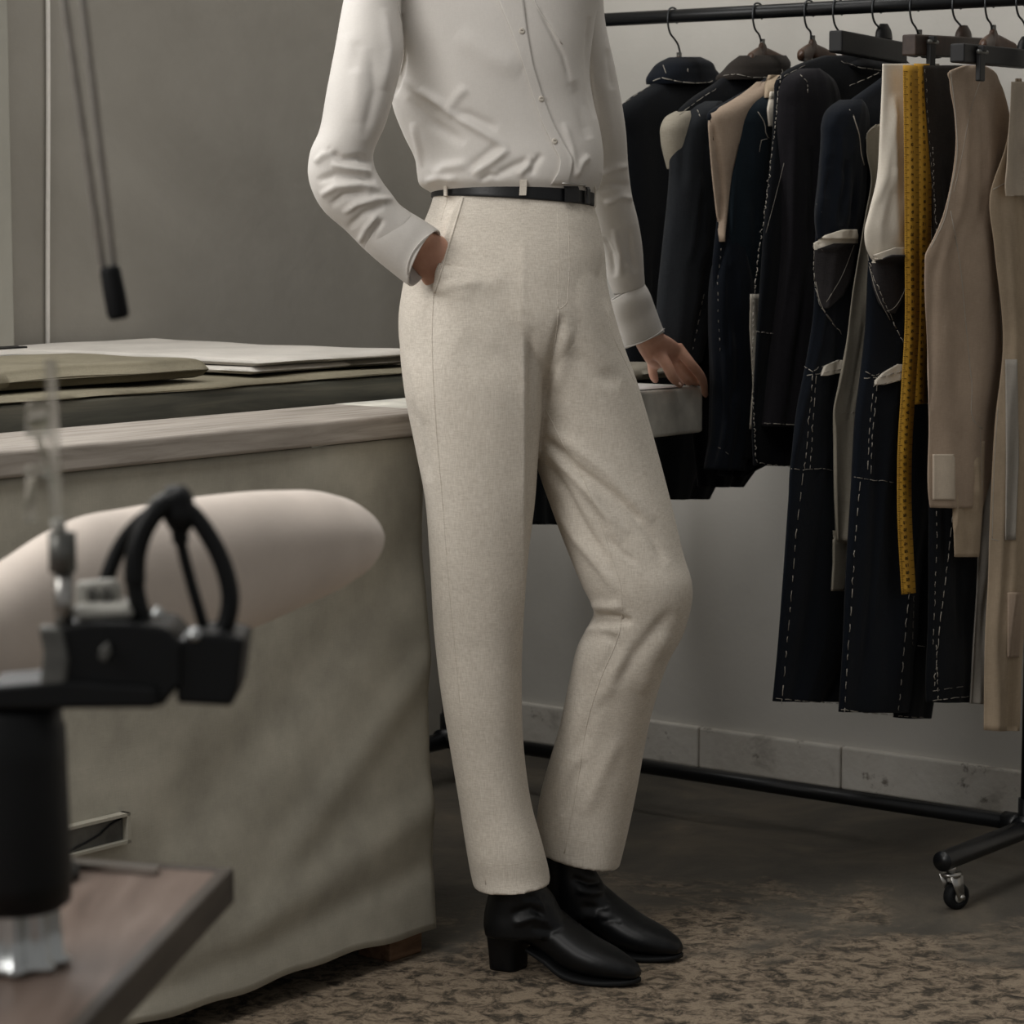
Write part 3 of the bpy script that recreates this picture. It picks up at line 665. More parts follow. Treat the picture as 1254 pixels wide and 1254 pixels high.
# G7 grey canvas panels
g = Garment('hanging_canvas', 'long grey canvas panel hanging between the two navy garments', 'fabric', 1146, -.008)
g.body([(152, 1072, 1100), (158, 1064, 1110), (180, 1060, 1112), (220, 1066, 1115), (260, 1060, 1118), (310, 1052, 1118), (360, 1044, 1116), (420, 1036, 1112), (470, 1026, 1106), (504, 1019, 1098), (530, 1020, 1092), (600, 1022, 1080), (662, 1026, 1058)], M['grey_canvas'], th=.010, wave=.005, wn=2.5, ph=1.5, tail=.8, nt=90, ns=130)
g.patch([(650, 1024, 1046), (690, 1024, 1042), (724, 1022, 1036)], M['grey_canvas'], 'lower_strip', -.004, .003)
g.tack([(1020, 504), (1040, 506), (1052, 503)], 3, 3, .0006); g.line([(1060, 190), (1060, 175), (1064, 160), (1072, 155)], .0014); g.line([(1017, 540), (1014, 610), (1008, 655)], .0006); g.close()
# G8 black trousers with cream top
g = Garment('trousers', 'long black unfinished trousers with cream muslin top panel and patch pocket', 'trousers', 1172, -.012, 'long garments on the rack')
g.body([(300, 1066, 1160), (340, 1064, 1160), (400, 1062, 1158), (460, 1056, 1156), (500, 1051, 1154), (600, 1045, 1148), (700, 1038, 1140), (800, 1033, 1132), (860, 1029, 1128), (872, 1028, 1127)], M['navy_wool'], 'leg', .05, 2.6, .003, 2, .4, tail=.5, nt=90, ns=150)
g.body([(560, 1108, 1170), (700, 1106, 1160), (800, 1104, 1148), (879, 1098, 1137)], M['black_wool'], 'leg', .05, 2.6, .002, 2, 2.4, tail=.6, nt=70, ns=100, off=-.006)
g.body([(78, 1081, 1150), (120, 1081, 1152), (170, 1079, 1152), (220, 1074, 1152), (260, 1064, 1150), (285, 1059, 1148), (305, 1062, 1146), (318, 1068, 1140)], M['cream'], 'top_panel', .022, 2.6, .004, 1.6, 2.2, tail=1, nt=80, ns=90, off=.012)
g.patch([(303, 1092, 1112), (312, 1066, 1112), (322, 1064, 1095)], M['cream'], 'pocket_trim', .008, .003)
g.patch([(312, 1090, 1112), (322, 1064, 1112), (350, 1066, 1108), (372, 1074, 1100), (384, 1084, 1092)], M['pocket_wool'], 'patch_pocket', .006, .003)
g.patch([(446, 1098, 1112), (456, 1080, 1112), (466, 1070, 1100), (471, 1070, 1080)], M['cream'], 'pocket_flap', .004, .003)
g.tack([(1062, 312), (1070, 340), (1085, 375), (1100, 408), (1108, 425)], 10, 2, .0009, .9); g.line([(1112, 330), (1105, 362), (1090, 380), (1086, 381)], .0007); g.line([(1064, 325), (1074, 360), (1090, 392)], .0007)
g.tack([(1060, 455), (1070, 461), (1078, 456)], 6, 1, .001); g.tack([(1058, 463), (1080, 462), (1108, 452)], 7, 3); g.tack([(1070, 472), (1100, 466)], 6, 3)
for dx in (0, 4): g.tack([(1070+dx, 468), (1064+dx, 530), (1062+dx, 582)], 9, 6)
g.tack([(1046, 584), (1062, 587), (1098, 591)], 9, 3); g.tack([(1053, 590), (1047, 660), (1043, 730), (1038, 800), (1034, 872)], 10, 8, .001); g.tack([(1030, 869), (1062, 873), (1098, 876)], 8, 4, .001)
g.tack([(1113, 728), (1106, 800), (1100, 870)], 10, 8); g.tack([(1119, 730), (1117, 790), (1135, 792)], 8, 4, .0007); g.tack([(1100, 877), (1135, 879)], 6, 4, .0007); g.close()
# G9 brown waistcoat
g = Garment('waistcoat', 'dark brown unfinished waistcoat behind the yellow tape measure', 'waistcoat', 1205, -.020, JG)
g.body([(80, 1131, 1200), (100, 1132, 1205), (200, 1138, 1210), (300, 1143, 1212), (420, 1146, 1212), (520, 1146, 1205), (600, 1146, 1200)], M['brown_wool'], th=.022, wave=.003, ph=.4, tail=.9)
g.tack([(1133, 85), (1136, 140), (1142, 220), (1147, 300)], 6, 8, .0006); g.tack([(1142, 180), (1144, 240), (1148, 300)], 4, 4, .0008); g.line([(1139, 480), (1136, 540), (1140, 600)], .0006); g.close()
# G11 black lower trousers
g = Garment('trousers', 'black trousers with long white tacking lines under the taupe waistcoat front', 'trousers', 1216, -.010, 'long garments on the rack')
g.body([(420, 1144, 1200), (560, 1142, 1198), (640, 1141, 1197), (760, 1140, 1194), (853, 1137, 1191), (860, 1137, 1190)], M['black_wool'], 'leg', .03, 2.6, .002, 2, 1.4, tail=.6, ns=120)
g.tack([(1168, 616), (1160, 690), (1150, 770), (1144, 840)], 10, 5); g.tack([(1146, 600), (1147, 660), (1145, 720), (1142, 790)], 7, 8, .0007); g.tack([(1146, 790), (1149, 860)], 6, 4); g.tack([(1142, 858), (1190, 852)], 9, 4); g.tack([(1142, 846), (1190, 839)], 9, 6, .0006); g.close()
# G10 taupe waistcoat front
g = Garment('waistcoat', 'taupe muslin waistcoat front held by the black clip, curved armhole at left', 'waistcoat', 1250, -.030, 'muslin pieces on the rack')
g.body([(80, 1180, 1205), (86, 1164, 1216), (100, 1163, 1224), (140, 1169, 1236), (180, 1171, 1242), (230, 1165, 1246), (270, 1155, 1248), (300, 1142, 1248), (310, 1137, 1248), (330, 1136, 1248), (420, 1139, 1246), (520, 1141, 1230), (615, 1142, 1206), (622, 1143, 1204)], M['taupe'], th=.012, wave=.004, wn=1.6, ph=.9, tail=.8, nt=90, ns=140)
g.patch([(556, 1141, 1166), (562, 1141, 1168), (612, 1141, 1168)], M['pale_tan'], 'hem_piece', .003, .002)
g.body([(540, 1166, 1206), (610, 1167, 1204), (682, 1169, 1199)], M['tan'], 'lower_piece', .008, 2.6, 0, off=.002, ns=30)
g.line([(1164, 258), (1175, 320), (1183, 400), (1190, 470), (1196, 520), (1203, 525)], .0010); g.line([(1200, 100), (1190, 130), (1178, 190), (1168, 235)], .0006); g.line([(1164, 88), (1170, 140), (1172, 190), (1164, 235), (1156, 270), (1140, 303)], .0010)
g.line([(1212, 240), (1220, 310), (1226, 400), (1232, 480)], .0008); g.line([(1200, 525), (1203, 600)], .0008); g.close()
# tape
def tapemat():
    k = NT('yellow_tape'); return k.done(k.ramp(k.noise(14, 4), [(.3, (186, 138, 44)), (.7, (214, 166, 62))]), .55, 0, .35)
M['tape'] = tapemat(); M['ink'] = plain('black_ink', (32, 27, 20), .7, 0, .2, .1, 60, 0)
tq = rail_at(1172)+N*.027
tape = thing('tape_measure', PLN(1114, 727, tq, N), 'yellow tape measure looped over the clamp bar, two strands hanging', 'tape measure')
def strand(cl, off, wd=11, name='strand'):
    pts = crom([(a, b, 0) for a, b in cl], np.linspace(0, 1, 90))[:, :2]
    cen = np.array([PLN(u, v, tq+N*off, N) for u, v in pts]); hw = wd/2*.00275*1.0
    vs = []; tw = [N*.25+T*.97]*len(cen)
    for c, a in zip(cen, tw):
        a = a/np.linalg.norm(a)
        vs += [c-a*hw, c+a*hw, c+a*hw-N*.0007, c-a*hw-N*.0007]
    n = len(cen); f = []
    for i in range(n-1):
        for k_ in range(4): f.append([i*4+k_, i*4+(k_+1) % 4, i*4+4+(k_+1) % 4, i*4+4+k_])
    f += [[3, 2, 1, 0], [4*n-4, 4*n-3, 4*n-2, 4*n-1]]
    o = link(name, vs, f, M['tape'], tape)
    # centimetre marks and figures, built as short ink strokes on the tape
    m = MB(); L = np.concatenate([[0], np.cumsum(np.linalg.norm(np.diff(cen, axis=0), axis=1))]); D_ = np.array([T*.97+N*.25]*1)[0]; D_ = D_/np.linalg.norm(D_)
    SEG = {'0': 'abcdef', '1': 'bc', '2': 'abged', '3': 'abgcd', '4': 'fgbc', '5': 'afgcd', '6': 'afgedc', '7': 'abc', '8': 'abcdefg', '9': 'abcdfg'}
    XY = {'a': (0, 2, 1, 2), 'b': (1, 2, 1, 1), 'c': (1, 1, 1, 0), 'd': (0, 0, 1, 0), 'e': (0, 1, 0, 0), 'f': (0, 2, 0, 1), 'g': (0, 1, 1, 1)}
    x = .01; num = 1
    outn = np.cross(D_, Z); outn = outn if np.dot(outn, N) > 0 else -outn
    while x < L[-1]-.005:
        c = np.array([np.interp(x, L, cen[:, i]) for i in range(3)])+outn*.0006
        m.tube([c-D_*hw, c-D_*hw*.45], .00035, 4); m.tube([c+D_*hw, c+D_*hw*.55], .00035, 4)
        for h_ in (.25, .5, .75):
            c2 = np.array([np.interp(min(L[-1], x+.012*h_), L, cen[:, i]) for i in range(3)])+outn*.0006
            m.tube([c2-D_*hw, c2-D_*hw*.72], .0003, 4)
        s_ = str(num); w_ = .0024
        for j, ch in enumerate(s_):
            for sg in SEG[ch]:
                x0, y0, x1, y1 = XY[sg]; o0 = D_*((j-(len(s_)-1)/2)*w_*1.6-w_/2); 
                a = c+o0+D_*w_*x0+Z*(y0*w_*.85-.0095); b = c+o0+D_*w_*x1+Z*(y1*w_*.85-.0095); m.tube([a, b], .00048, 4)
        num += 1; x += .012
    link('tape_marking', m.v, m.f, M['ink'], o)
strand([(1129, 78), (1131, 150), (1131, 300), (1129, 400), (1127, 495)], .0, 13.0)
strand([(1115, 80), (1116, 150), (1117, 300), (1117, 400), (1113, 470), (1108, 560), (1108, 630), (1113, 727)], .004, 12.0)
# G12 muslin strips at the rack's right end
mq = rail_at(1250)+N*.012
def strip(rows, mat, off, label, name='muslin_coat', wave=.003, ph=0.):
    g = Garment(name, label, 'fabric', 1250, off, 'muslin pieces on the rack')
    g.body(rows, mat, 'panel', .007, 2.6, wave, 2, ph, tail=1, nt=60, ns=110); return g
g = strip([(560, 1202, 1232), (640, 1200, 1228), (700, 1199, 1224), (800, 1193, 1216), (862, 1190, 1212)], M['paper_grey'], -.045, 'long grey pattern strip below the taupe waistcoat, reaching nearly to the skirting', 'pattern_strip', ph=1); g.close()
g = strip([(96, 1244, 1250), (180, 1232, 1262), (240, 1214, 1275), (300, 1220, 1278), (420, 1232, 1278), (520, 1222, 1275), (640, 1216, 1268), (720, 1214, 1262), (760, 1212, 1255), (895, 1210, 1248)], M['tan'], -.006, 'tan muslin coat front with pointed lapel at the right edge', wave=.005, ph=2)
g.patch([(440, 1230, 1244), (560, 1231, 1246), (661, 1230, 1242)], M['paper_grey'], 'grey_strip', .003, .002); g.patch([(725, 1232, 1250), (805, 1232, 1246)], M['taupe'], 'lower_piece', .004, .002)
g.line([(1216, 232), (1236, 222), (1254, 214)], .0010); g.line([(1222, 500), (1218, 560), (1215, 660)], .0008); g.line([(1214, 660), (1230, 664)], .0008); g.close()
g = strip([(100, 1238, 1285), (200, 1232, 1285), (233, 1230, 1285), (240, 1231, 1285)], M['pale_tan'], +.008, 'narrow pale strap piece pinned at the top right corner', 'muslin_strap', .002); g.close()

# ------------------------------------------------------------ the person
person = thing('person', V(.06, 3.95, 0), 'person in white shirt, oat linen trousers and black boots leaning on bench, one hand pocketed', 'person')
# torso and arms of the shirt
torso = psb([(572, -122, 642, -121, 4.0, .045), (540, -112, 672, -110, 4.0, .065), (500, -98, 706, -96, 4.01, .088), (468, -78, 728, -76, 4.02, .112), (452, -30, 738, -30, 4.02, .125), (466, 30, 728, 30, 4.02, .13), (480, 80, 722, 90, 4.02, .13),
             (480, 125, 727, 125, 4.02, .125), (494, 165, 736, 165, 4.02, .122), (509, 198, 739, 196, 4.02, .124), (511, 215, 738, 214, 4.02, .124, 0, -.004), (514, 227, 735, 226, 4.02, .122, 0, -.006), (528, 236, 728, 240, 4.02, .112, 0, -.006), (534, 248, 724, 256, 4.02, .10)])
sl_r = psb([(468, -88, 512, -74, 3.98, .03), (446, -76, 510, -60, 3.96, .05), (433, -50, 500, -45, 3.94, .062), (421, 0, 491, 0, 3.91, .066), (411, 55, 494, 62, 3.88, .064), (400, 112, 484, 112, 3.86, .06), (391, 160, 471, 155, 3.85, .057), (379, 190, 457, 190, 3.845, .054),
            (377, 212, 459, 205, 3.845, .053), (384, 238, 468, 222, 3.845, .052), (398, 260, 480, 238, 3.85, .050), (424, 283, 489, 250, 3.855, .047), (450, 309, 500, 258, 3.86, .043), (462, 318, 508, 264, 3.862, .040)])
sl_l = psb([(694, -76, 722, -82, 4.14, .03), (684, -62, 732, -68, 4.15, .05), (674, -30, 737, -32, 4.17, .062), (672, 30, 741, 25, 4.20, .062), (684, 90, 754, 86, 4.23, .06), (696, 158, 766, 156, 4.27, .058), (708, 215, 770, 210, 4.30, .054), (716, 245, 774, 240, 4.32, .052), (726, 275, 781, 268, 4.34, .05), (738, 312, 787, 305, 4.37, .046), (745, 345, 789, 338, 4.39, .042), (752, 362, 790, 350, 4.40, .038)], True)
parts = [loft(torso, 110, 150, 2.15), loft(sl_r, 70, 150, 2.05), loft(sl_l, 70, 130, 2.05)]
sv, sn, sf_ = fuse(parts, .0028, 5, .5)
SH = [  # torso folds
    ([(495, 62), (492, 90), (482, 118)], 3.0, -4, ''), ([(492, 95), (512, 112), (545, 128)], 5, 3, ''), ([(500, 120), (528, 150), (570, 176)], 7, -3.0, ''), ([(515, 108), (552, 138), (592, 162), (622, 182)], 5, 4.5, ''),
    ([(549, 134), (560, 118), (572, 106)], 6, 3, ''), ([(552, 140), (575, 142), (610, 158)], 6, -3, ''), ([(578, 214), (600, 200), (624, 182)], 4.5, 4.5, ''), ([(572, 208), (594, 190), (612, 176)], 5, -3, ''),
    ([(606, 216), (630, 203), (655, 194)], 5, -4, ''), ([(634, 216), (644, 204), (652, 190)], 4, 3.5, ''), ([(530, 216), (545, 205), (575, 200)], 6, 3, ''), ([(650, 215), (656, 200), (664, 188)], 4, -3, ''),
    ([(705, 218), (712, 200), (722, 190)], 4, 3, ''), ([(700, 100), (712, 130), (722, 170)], 7, -3, ''), ([(722, 20), (720, 70), (722, 110), (730, 145)], 3.5, -4, ''), ([(560, 40), (600, 70), (640, 84)], 14, 2.5, ''),
    ([(520, 222), (540, 218), (560, 220)], 4, 3, ''), ([(587, 222), (600, 214), (612, 218)], 3, -3, ''), ([(505, 150), (512, 180), (516, 205)], 4, 2.5, ''),
    ([(660, 10), (676, 40), (690, 70), (700, 110)], 3, -2.5, ''), ([(690, 150), (700, 180), (706, 215)], 4, 2.5, ''),
    # right-arm folds (camera side)
    ([(400, 182), (418, 196), (440, 194), (456, 200)], 4.5, -5, ''), ([(405, 200), (425, 206), (456, 212)], 4, 4.5, ''), ([(388, 222), (410, 214), (440, 216), (460, 222)], 4, -4, ''),
    ([(392, 240), (412, 228), (440, 226), (466, 232)], 4.5, 4.5, ''), ([(404, 252), (420, 240), (450, 236)], 4, -4, ''), ([(420, 262), (436, 250), (460, 244), (482, 244)], 4, 4, ''), ([(425, 280), (445, 262), (470, 252)], 4, -3.5, ''),
    ([(440, 298), (448, 280), (462, 262)], 3.5, 3.5, ''), ([(450, 306), (458, 285), (470, 268)], 3, -3, ''), ([(425, 40), (440, 90), (436, 150)], 10, 2.5, ''), ([(470, 10), (478, 60), (470, 110)], 6, 2.5, ''), ([(385, 200), (396, 190), (412, 184)], 4, 3, ''),
    ([(455, 60), (460, 110), (446, 170)], 7, -2.5, ''), ([(437, 50), (433, 90)], 8, -2, ''),
    # left-arm folds
    ([(735, 215), (755, 205), (770, 204)], 4, 3, ''), ([(733, 232), (752, 226), (772, 228)], 4, -3, ''), ([(740, 250), (760, 240), (776, 244)], 4, 3.5, ''), ([(738, 290), (748, 310), (752, 340)], 3.5, -3.5, ''), ([(752, 280), (760, 310), (760, 340)], 4, 3.5, ''), ([(770, 280), (772, 310), (778, 335)], 4, -3, ''), ([(735, 90), (745, 140), (752, 190)], 7, 2, ''), ([(744, 60), (750, 110)], 4, -2, '')]
sv = sculpt(sv, sn, [(p, wd, am*1.35, pr) for p, wd, am, pr in SH])
shirt = link('shirt', sv, sf_, M['shirt'], person); SB = bvh(sv, sf_)
# placket: a strip lying on the front, with stitching ridge and buttons
PLQ = P(650, 100, 3.9)
v, f = conform([(-110, 575, 600), (-60, 588, 616), (0, 610, 641), (40, 627, 646), (80, 641, 653), (116, 652, 664), (150, 664, 677), (175, 676, 690), (195, 686, 702), (210, 684, 700), (226, 674, 696)], SB, PLQ, V(0, -1, 0), .0028, .003, 10, 60)
plk = link('placket', v, f, M['shirt'], shirt)
PB = bvh(v, f)
for ln in ([(614, 0), (630, 40), (655, 116), (668, 150), (690, 195)], [(638, 0), (644, 40), (661, 116), (674, 150), (699, 195)]):
    pass
for (u, v_) in ((639, 38), (663, 121), (679, 173)):
    h, n_ = cast(PB, u, v_); 
    if h is None: h, n_ = cast(SB, u, v_)
    MB().tube([h-n_*.0005, h+n_*.0006, h+n_*.0013, h+n_*.0009], [.0040, .0043, .0038, .001], 18).link('button', M['button'], shirt)
m = seam(SB, [(488, -40), (487, 0), (494, 40), (495, 66), (490, 92)], .0012, 0); m.link('armhole_seam', M['shirt'], shirt)
m = seam(SB, [(650, -10), (660, 12), (674, 32), (688, 54)], .0010, 0); m.link('front_edge', M['shirt'], shirt)
# cuffs
def cuff(st, name='cuff'):
    v, f = loft(st, 64, 26, 2.1, False); o = link(name, v, f, M['shirt'], shirt); m_ = o.modifiers.new('t', 'SOLIDIFY'); m_.thickness = .0028; m_.offset = 1; bevel(o, .001, 2)
    return v, f
c1v, c1f = cuff(psb([(447, 305, 486, 250, 3.86, .041, .004), (454, 312, 494, 255, 3.86, .042, .004), (478, 332, 516, 268, 3.865, .043, .006), (498, 347, 531, 278, 3.87, .043, .010), (504, 351, 536, 282, 3.87, .043, .012)]))
c2v, c2f = cuff(pst([(746, 369, 787, 344, 4.40, .037), (748, 374, 791, 350, 4.40, .038), (757, 402, 803, 378, 4.425, .040), (764, 424, 812, 402, 4.445, .040), (765, 427, 814, 406, 4.45, .040)]))
for cv, cf, pts in ((c1v, c1f, [(531, 284), (515, 296), (503, 312), (499, 330), (503, 347)]), (c2v, c2f, [(765, 424), (780, 420), (798, 412), (812, 403)])):
    seam(bvh(cv, cf), pts, .0009, .0025).link('cuff_seam', M['shirt'], shirt)
# trousers
hip = psb([(530, 222, 727, 236, 4.02, .110, 0, -.006), (530, 243, 728, 254, 4.02, .112, 0, -.006), (520, 270, 733, 270, 4.02, .124), (505, 305, 740, 305, 4.02, .138), (493, 352, 744, 352, 4.02, .148), (488, 400, 752, 396, 4.02, .146), (494, 440, 752, 432, 4.025, .128), (510, 470, 735, 462, 4.03, .095), (540, 490, 710, 482, 4.035, .05)])
legR = psb([(500, 330, 672, 330, 3.99, .112), (490, 400, 676, 390, 3.975, .114), (494, 470, 668, 470, 3.96, .112), (510, 555, 660, 545, 3.955, .106), (520, 607, 656, 605, 3.95, .098), (526, 680, 646, 690, 3.945, .086), (532, 779, 640, 779, 3.935, .078), (541, 855, 639, 850, 3.925, .074), (551, 915, 641, 910, 3.92, .071), (562, 981, 651, 985, 3.91, .070), (572, 1045, 666, 1040, 3.90, .070), (577, 1072, 673, 1070, 3.90, .071), (580, 1085, 674, 1079, 3.895, .071)])
legL = psb([(600, 330, 738, 320, 4.02, .122), (616, 380, 749, 372, 4.022, .126), (632, 430, 763, 420, 4.03, .124), (645, 490, 781, 470, 4.035, .117), (656, 565, 804, 548, 4.03, .104), (676, 625, 823, 620, 4.02, .094), (697, 680, 838, 682, 4.01, .086), (712, 716, 847, 712, 4.0, .084), (727, 748, 847, 738, 4.0, .082), (722, 764, 838, 772, 4.0, .08), (708, 790, 820, 806, 4.0, .077), (697, 835, 803, 855, 4.01, .074), (684, 895, 790, 910, 4.02, .071), (672, 935, 783, 950, 4.025, .069), (660, 982, 774, 995, 4.03, .068), (657, 1020, 765, 1035, 4.03, .068), (659, 1036, 759, 1058, 4.03, .068), (660, 1041, 758, 1061, 4.03, .068)])
tv, tn, tf = fuse([loft(hip, 120, 120, 2.2), loft(legR, 100, 240, 2.15), loft(legL, 100, 240, 2.15)], .0030, 5, .5)
TS = [([(531.5, 360), (549, 300), (567, 240)], 26, 15, 'step'), ([(640, 390), (638, 480), (638, 560), (637, 660), (636, 760), (638, 815)], 9, 7.5, 'sharp'), ([(651, 400), (651, 480), (649, 560), (645, 680)], 6, -4.5, ''), ([(641, 290), (640, 350), (640, 400)], 8, 2.5, 'sharp'),
      ([(662, 534), (690, 556), (704, 572), (752, 606), (785, 640)], 5, -5.5, ''), ([(668, 522), (700, 545), (745, 580), (800, 640)], 8, 4, ''), ([(664, 562), (690, 598), (712, 640), (745, 690)], 6, -4.5, ''), ([(668, 550), (700, 580), (735, 620), (770, 655)], 6, 4, ''),
      ([(716, 590), (740, 630), (760, 665)], 5, 3, ''), ([(680, 620), (705, 660), (735, 695), (755, 725)], 6, 3.5, ''), ([(770, 620), (800, 660), (815, 690)], 6, -3, ''), ([(780, 690), (760, 676), (740, 655)], 4, -2.5, ''),
      ([(714, 757), (735, 756), (758, 758), (775, 762)], 4.5, -8, ''), ([(712, 744), (735, 742), (765, 744)], 6, 4, ''), ([(710, 772), (735, 770), (760, 774)], 6, 4, ''), ([(826, 746), (805, 770), (780, 800), (752, 842)], 9, -4.5, ''), ([(820, 775), (800, 810), (785, 850)], 10, 3, ''),
      ([(735, 765), (755, 790), (735, 830)], 8, -2.5, ''), ([(770, 800), (740, 850), (720, 900)], 9, 3, ''), ([(745, 850), (720, 890), (700, 930)], 8, -3, ''), ([(760, 900), (735, 950), (715, 1000)], 9, 2.5, ''), ([(716, 930), (700, 960), (690, 1000)], 7, -3, ''),
      ([(690, 384), (684, 410), (674, 450), (666, 500)], 6, -4.5, ''), ([(696, 400), (690, 440), (680, 480)], 9, 3, ''), ([(745, 300), (735, 340), (745, 380)], 5, -2, ''), ([(700, 430), (730, 460), (760, 468)], 10, -3, ''), ([(550, 370), (580, 350), (620, 340)], 12, 2.5, ''),
      ([(534, 358), (560, 350), (590, 345)], 6, 3, ''), ([(530, 250), (533, 300), (530, 350)], 8, -4, ''), ([(500, 430), (510, 470), (520, 520)], 7, 2.5, ''), ([(505, 490), (516, 540), (526, 590)], 6, -2.5, ''), ([(560, 420), (600, 440), (630, 430)], 20, -2, '')]
tv = sculpt(tv, tn, [(p, wd, am*(1.25 if pr == '' else 1), pr) for p, wd, am, pr in TS])
trs = link('trousers', tv, tf, M['linen'], person); TB = bvh(tv, tf)
sm = MB()
for pts, r in (([(531, 358), (529, 400), (533, 510), (541, 606), (551, 735), (559, 817), (567, 906), (576, 966), (590, 1054), (595, 1083)], .0011), ([(668, 500), (690, 545), (716, 591), (745, 671), (761, 725), (759, 772), (736, 830), (720, 881), (707, 960), (691, 1045)], .0009), ([(695, 259), (697, 300), (696, 350), (692, 374), (684, 379)], .0006), ([(684, 380), (681, 410), (672, 455)], .0009), ([(683, 260), (684, 300), (683, 378)], .0006),
               ([(578, 1056), (620, 1059), (668, 1052)], .0006), ([(664, 1020), (700, 1028), (760, 1040)], .0006), ([(548, 244), (540, 270)], .0009), ([(744, 380), (750, 410), (764, 440), (777, 468)], .0008), ([(777, 468), (799, 540), (818, 610), (834, 670)], .0007)):
    seam(TB, pts, r, -.0002, sm)
sm.link('seam', M['linen'], trs)
# belt loops follow the belt; waistband
band = psb([(528, 219, 729, 231, 4.02, .1145, 0, -.006), (528, 231, 729, 243, 4.02, .1155, 0, -.006), (528, 242, 730, 254, 4.02, .1165, 0, -.006)])
bv_, bf_ = loft(band, 120, 8, 2.15, False); belt = link('belt', bv_, bf_, M['belt'], person); m_ = belt.modifiers.new('t', 'SOLIDIFY'); m_.thickness = .0032; m_.offset = 1; bevel(belt, .0012, 2)
BB = bvh(bv_, bf_)
def strap3(u, v0, v1, wd, off, th, mat, name, par, du=0):
    vs = []; pts = []
    for v_ in np.linspace(v0, v1, 9):
        h, n_ = cast(BB, u, np.clip(v_, 222+(u-530)*.06, 240+(u-530)*.058)); n_ = n_*V(1, 1, 0); n_ /= np.linalg.norm(n_); h = P(u+du*(v_-v0)/(v1-v0), v_, h[1]); pts.append((h+n_*(off-.002 if v_ in (v0, v1) else off), n_))
    m = MB()
    for (a, n1), (b, n2) in zip(pts[:-1], pts[1:]):
        sd = np.cross(n1, Z); sd /= np.linalg.norm(sd); sd *= wd/2
        m.box8([a-sd, a+sd, a+sd+n1*th, a-sd+n1*th, b-sd, b+sd, b+sd+n2*th, b-sd+n2*th])
    return m.link(name, mat, par, False)
strap3(549, 216, 243, .0062, .004, .0022, M['linen'], 'belt_loop', trs); strap3(641, 216, 253, .0098, .0042, .0024, M['linen'], 'belt_loop', trs, -2); strap3(725, 228, 255, .0035, .004, .0022, M['linen'], 'belt_loop', trs)
bk = MB(); cs4 = [cast(BB, u, v_) for u, v_ in ((686, 229), (708, 230), (708, 250), (686, 248))]
P4 = [P(u, v_, c[0][1])+c[1]*.0082 for (u, v_), c in zip(((685, 225), (711, 227), (711, 253), (685, 251)), cs4)]
bk.tube(P4+[P4[0]], .0013, 8); bk.tube([(P4[0]+P4[3])/2, (P4[0]+P4[3])/2*.5+(P4[1]+P4[2])/2*.5], .0011, 8)
bk.link('buckle', M['steel'], belt)
strap3(717, 229, 252, .008, .0036, .0024, M['belt'], 'keeper', belt); strap3(698, 228, 250, .026, .0034, .0012, M['belt'], 'belt_tip', belt)
PKL = [(531.5, 358), (540, 330), (549, 300), (557.5, 271), (566, 243)]
wl = []
for u, v_ in resample(PKL, 4):
    h, n_ = cast(TB, u+1.0, v_); wl.append(h+n_*.0002)
MB().tube(wl, .0018, 8).link('pocket_welt', M['linen'], trs)
# body (one mesh): torso, head, arms, hands, legs, feet
def limb(pts, rs, n=20, ns=30): # round tapered limb through 3-D joints
    rr = crom([list(p)+[r] for p, r in zip(pts, rs)], np.linspace(0, 1, ns)); m = MB(); m.tube([q[:3] for q in rr], [max(.002, q[3]) for q in rr], n)
    return m.v, m.f
hd = P(606, -170, 3.97); fwd = V(.88, -.47, 0); lat = V(.47, .88, 0)
hc = V(hd[0], hd[1], 1.70)
body = [loft(torso, 60, 60, 2.1, True, .86), loft(sl_r, 40, 60, 2, True, .66), loft(sl_l, 40, 60, 2, True, .66), loft(hip, 60, 60, 2.1, True, .86), loft(legR, 40, 80, 2, True, .72), loft(legL, 40, 80, 2, True, .72),
        limb([V(hc[0], hc[1], 1.46)-fwd*.02, V(hc[0], hc[1], 1.56)-fwd*.015, hc-fwd*.02-Z*.03], [.062, .052, .05])]
hst = []
for z, hw, hf, hb in ((-.118, .018, .050, .0), (-.108, .036, .072, .02), (-.075, .055, .082, .05), (-.035, .066, .088, .075), (.0, .071, .089, .09), (.04, .074, .09, .098), (.075, .068, .078, .095), (.1, .05, .055, .075), (.114, .022, .025, .035)):
    c = hc+Z*z+fwd*(hf-hb)/2; hst.append((c-lat*hw, c+lat*hw, fwd*(hf+hb)/2))
body.append(loft(hst, 40, 40, 2.1))
nb = hc+fwd*.086
body.append(limb([nb+Z*.012, nb-Z*.012+fwd*.008, nb-Z*.032+fwd*.016, nb-Z*.044+fwd*.004], [.006, .008, .011, .007], 12, 12))
for s_ in (-1, 1): body.append(limb([hc+lat*s_*.070-fwd*.012+Z*.025, hc+lat*s_*.080-fwd*.018, hc+lat*s_*.072-fwd*.008-Z*.03], [.008, .013, .006], 10, 12))
for s_ in (0, 1): body.append(limb([hc+fwd*.080-Z*(.066+.011*s_)-lat*.02, hc+fwd*.089-Z*(.066+.011*s_), hc+fwd*.080-Z*(.066+.011*s_)+lat*.02], [.003, .006, .003], 10, 12))
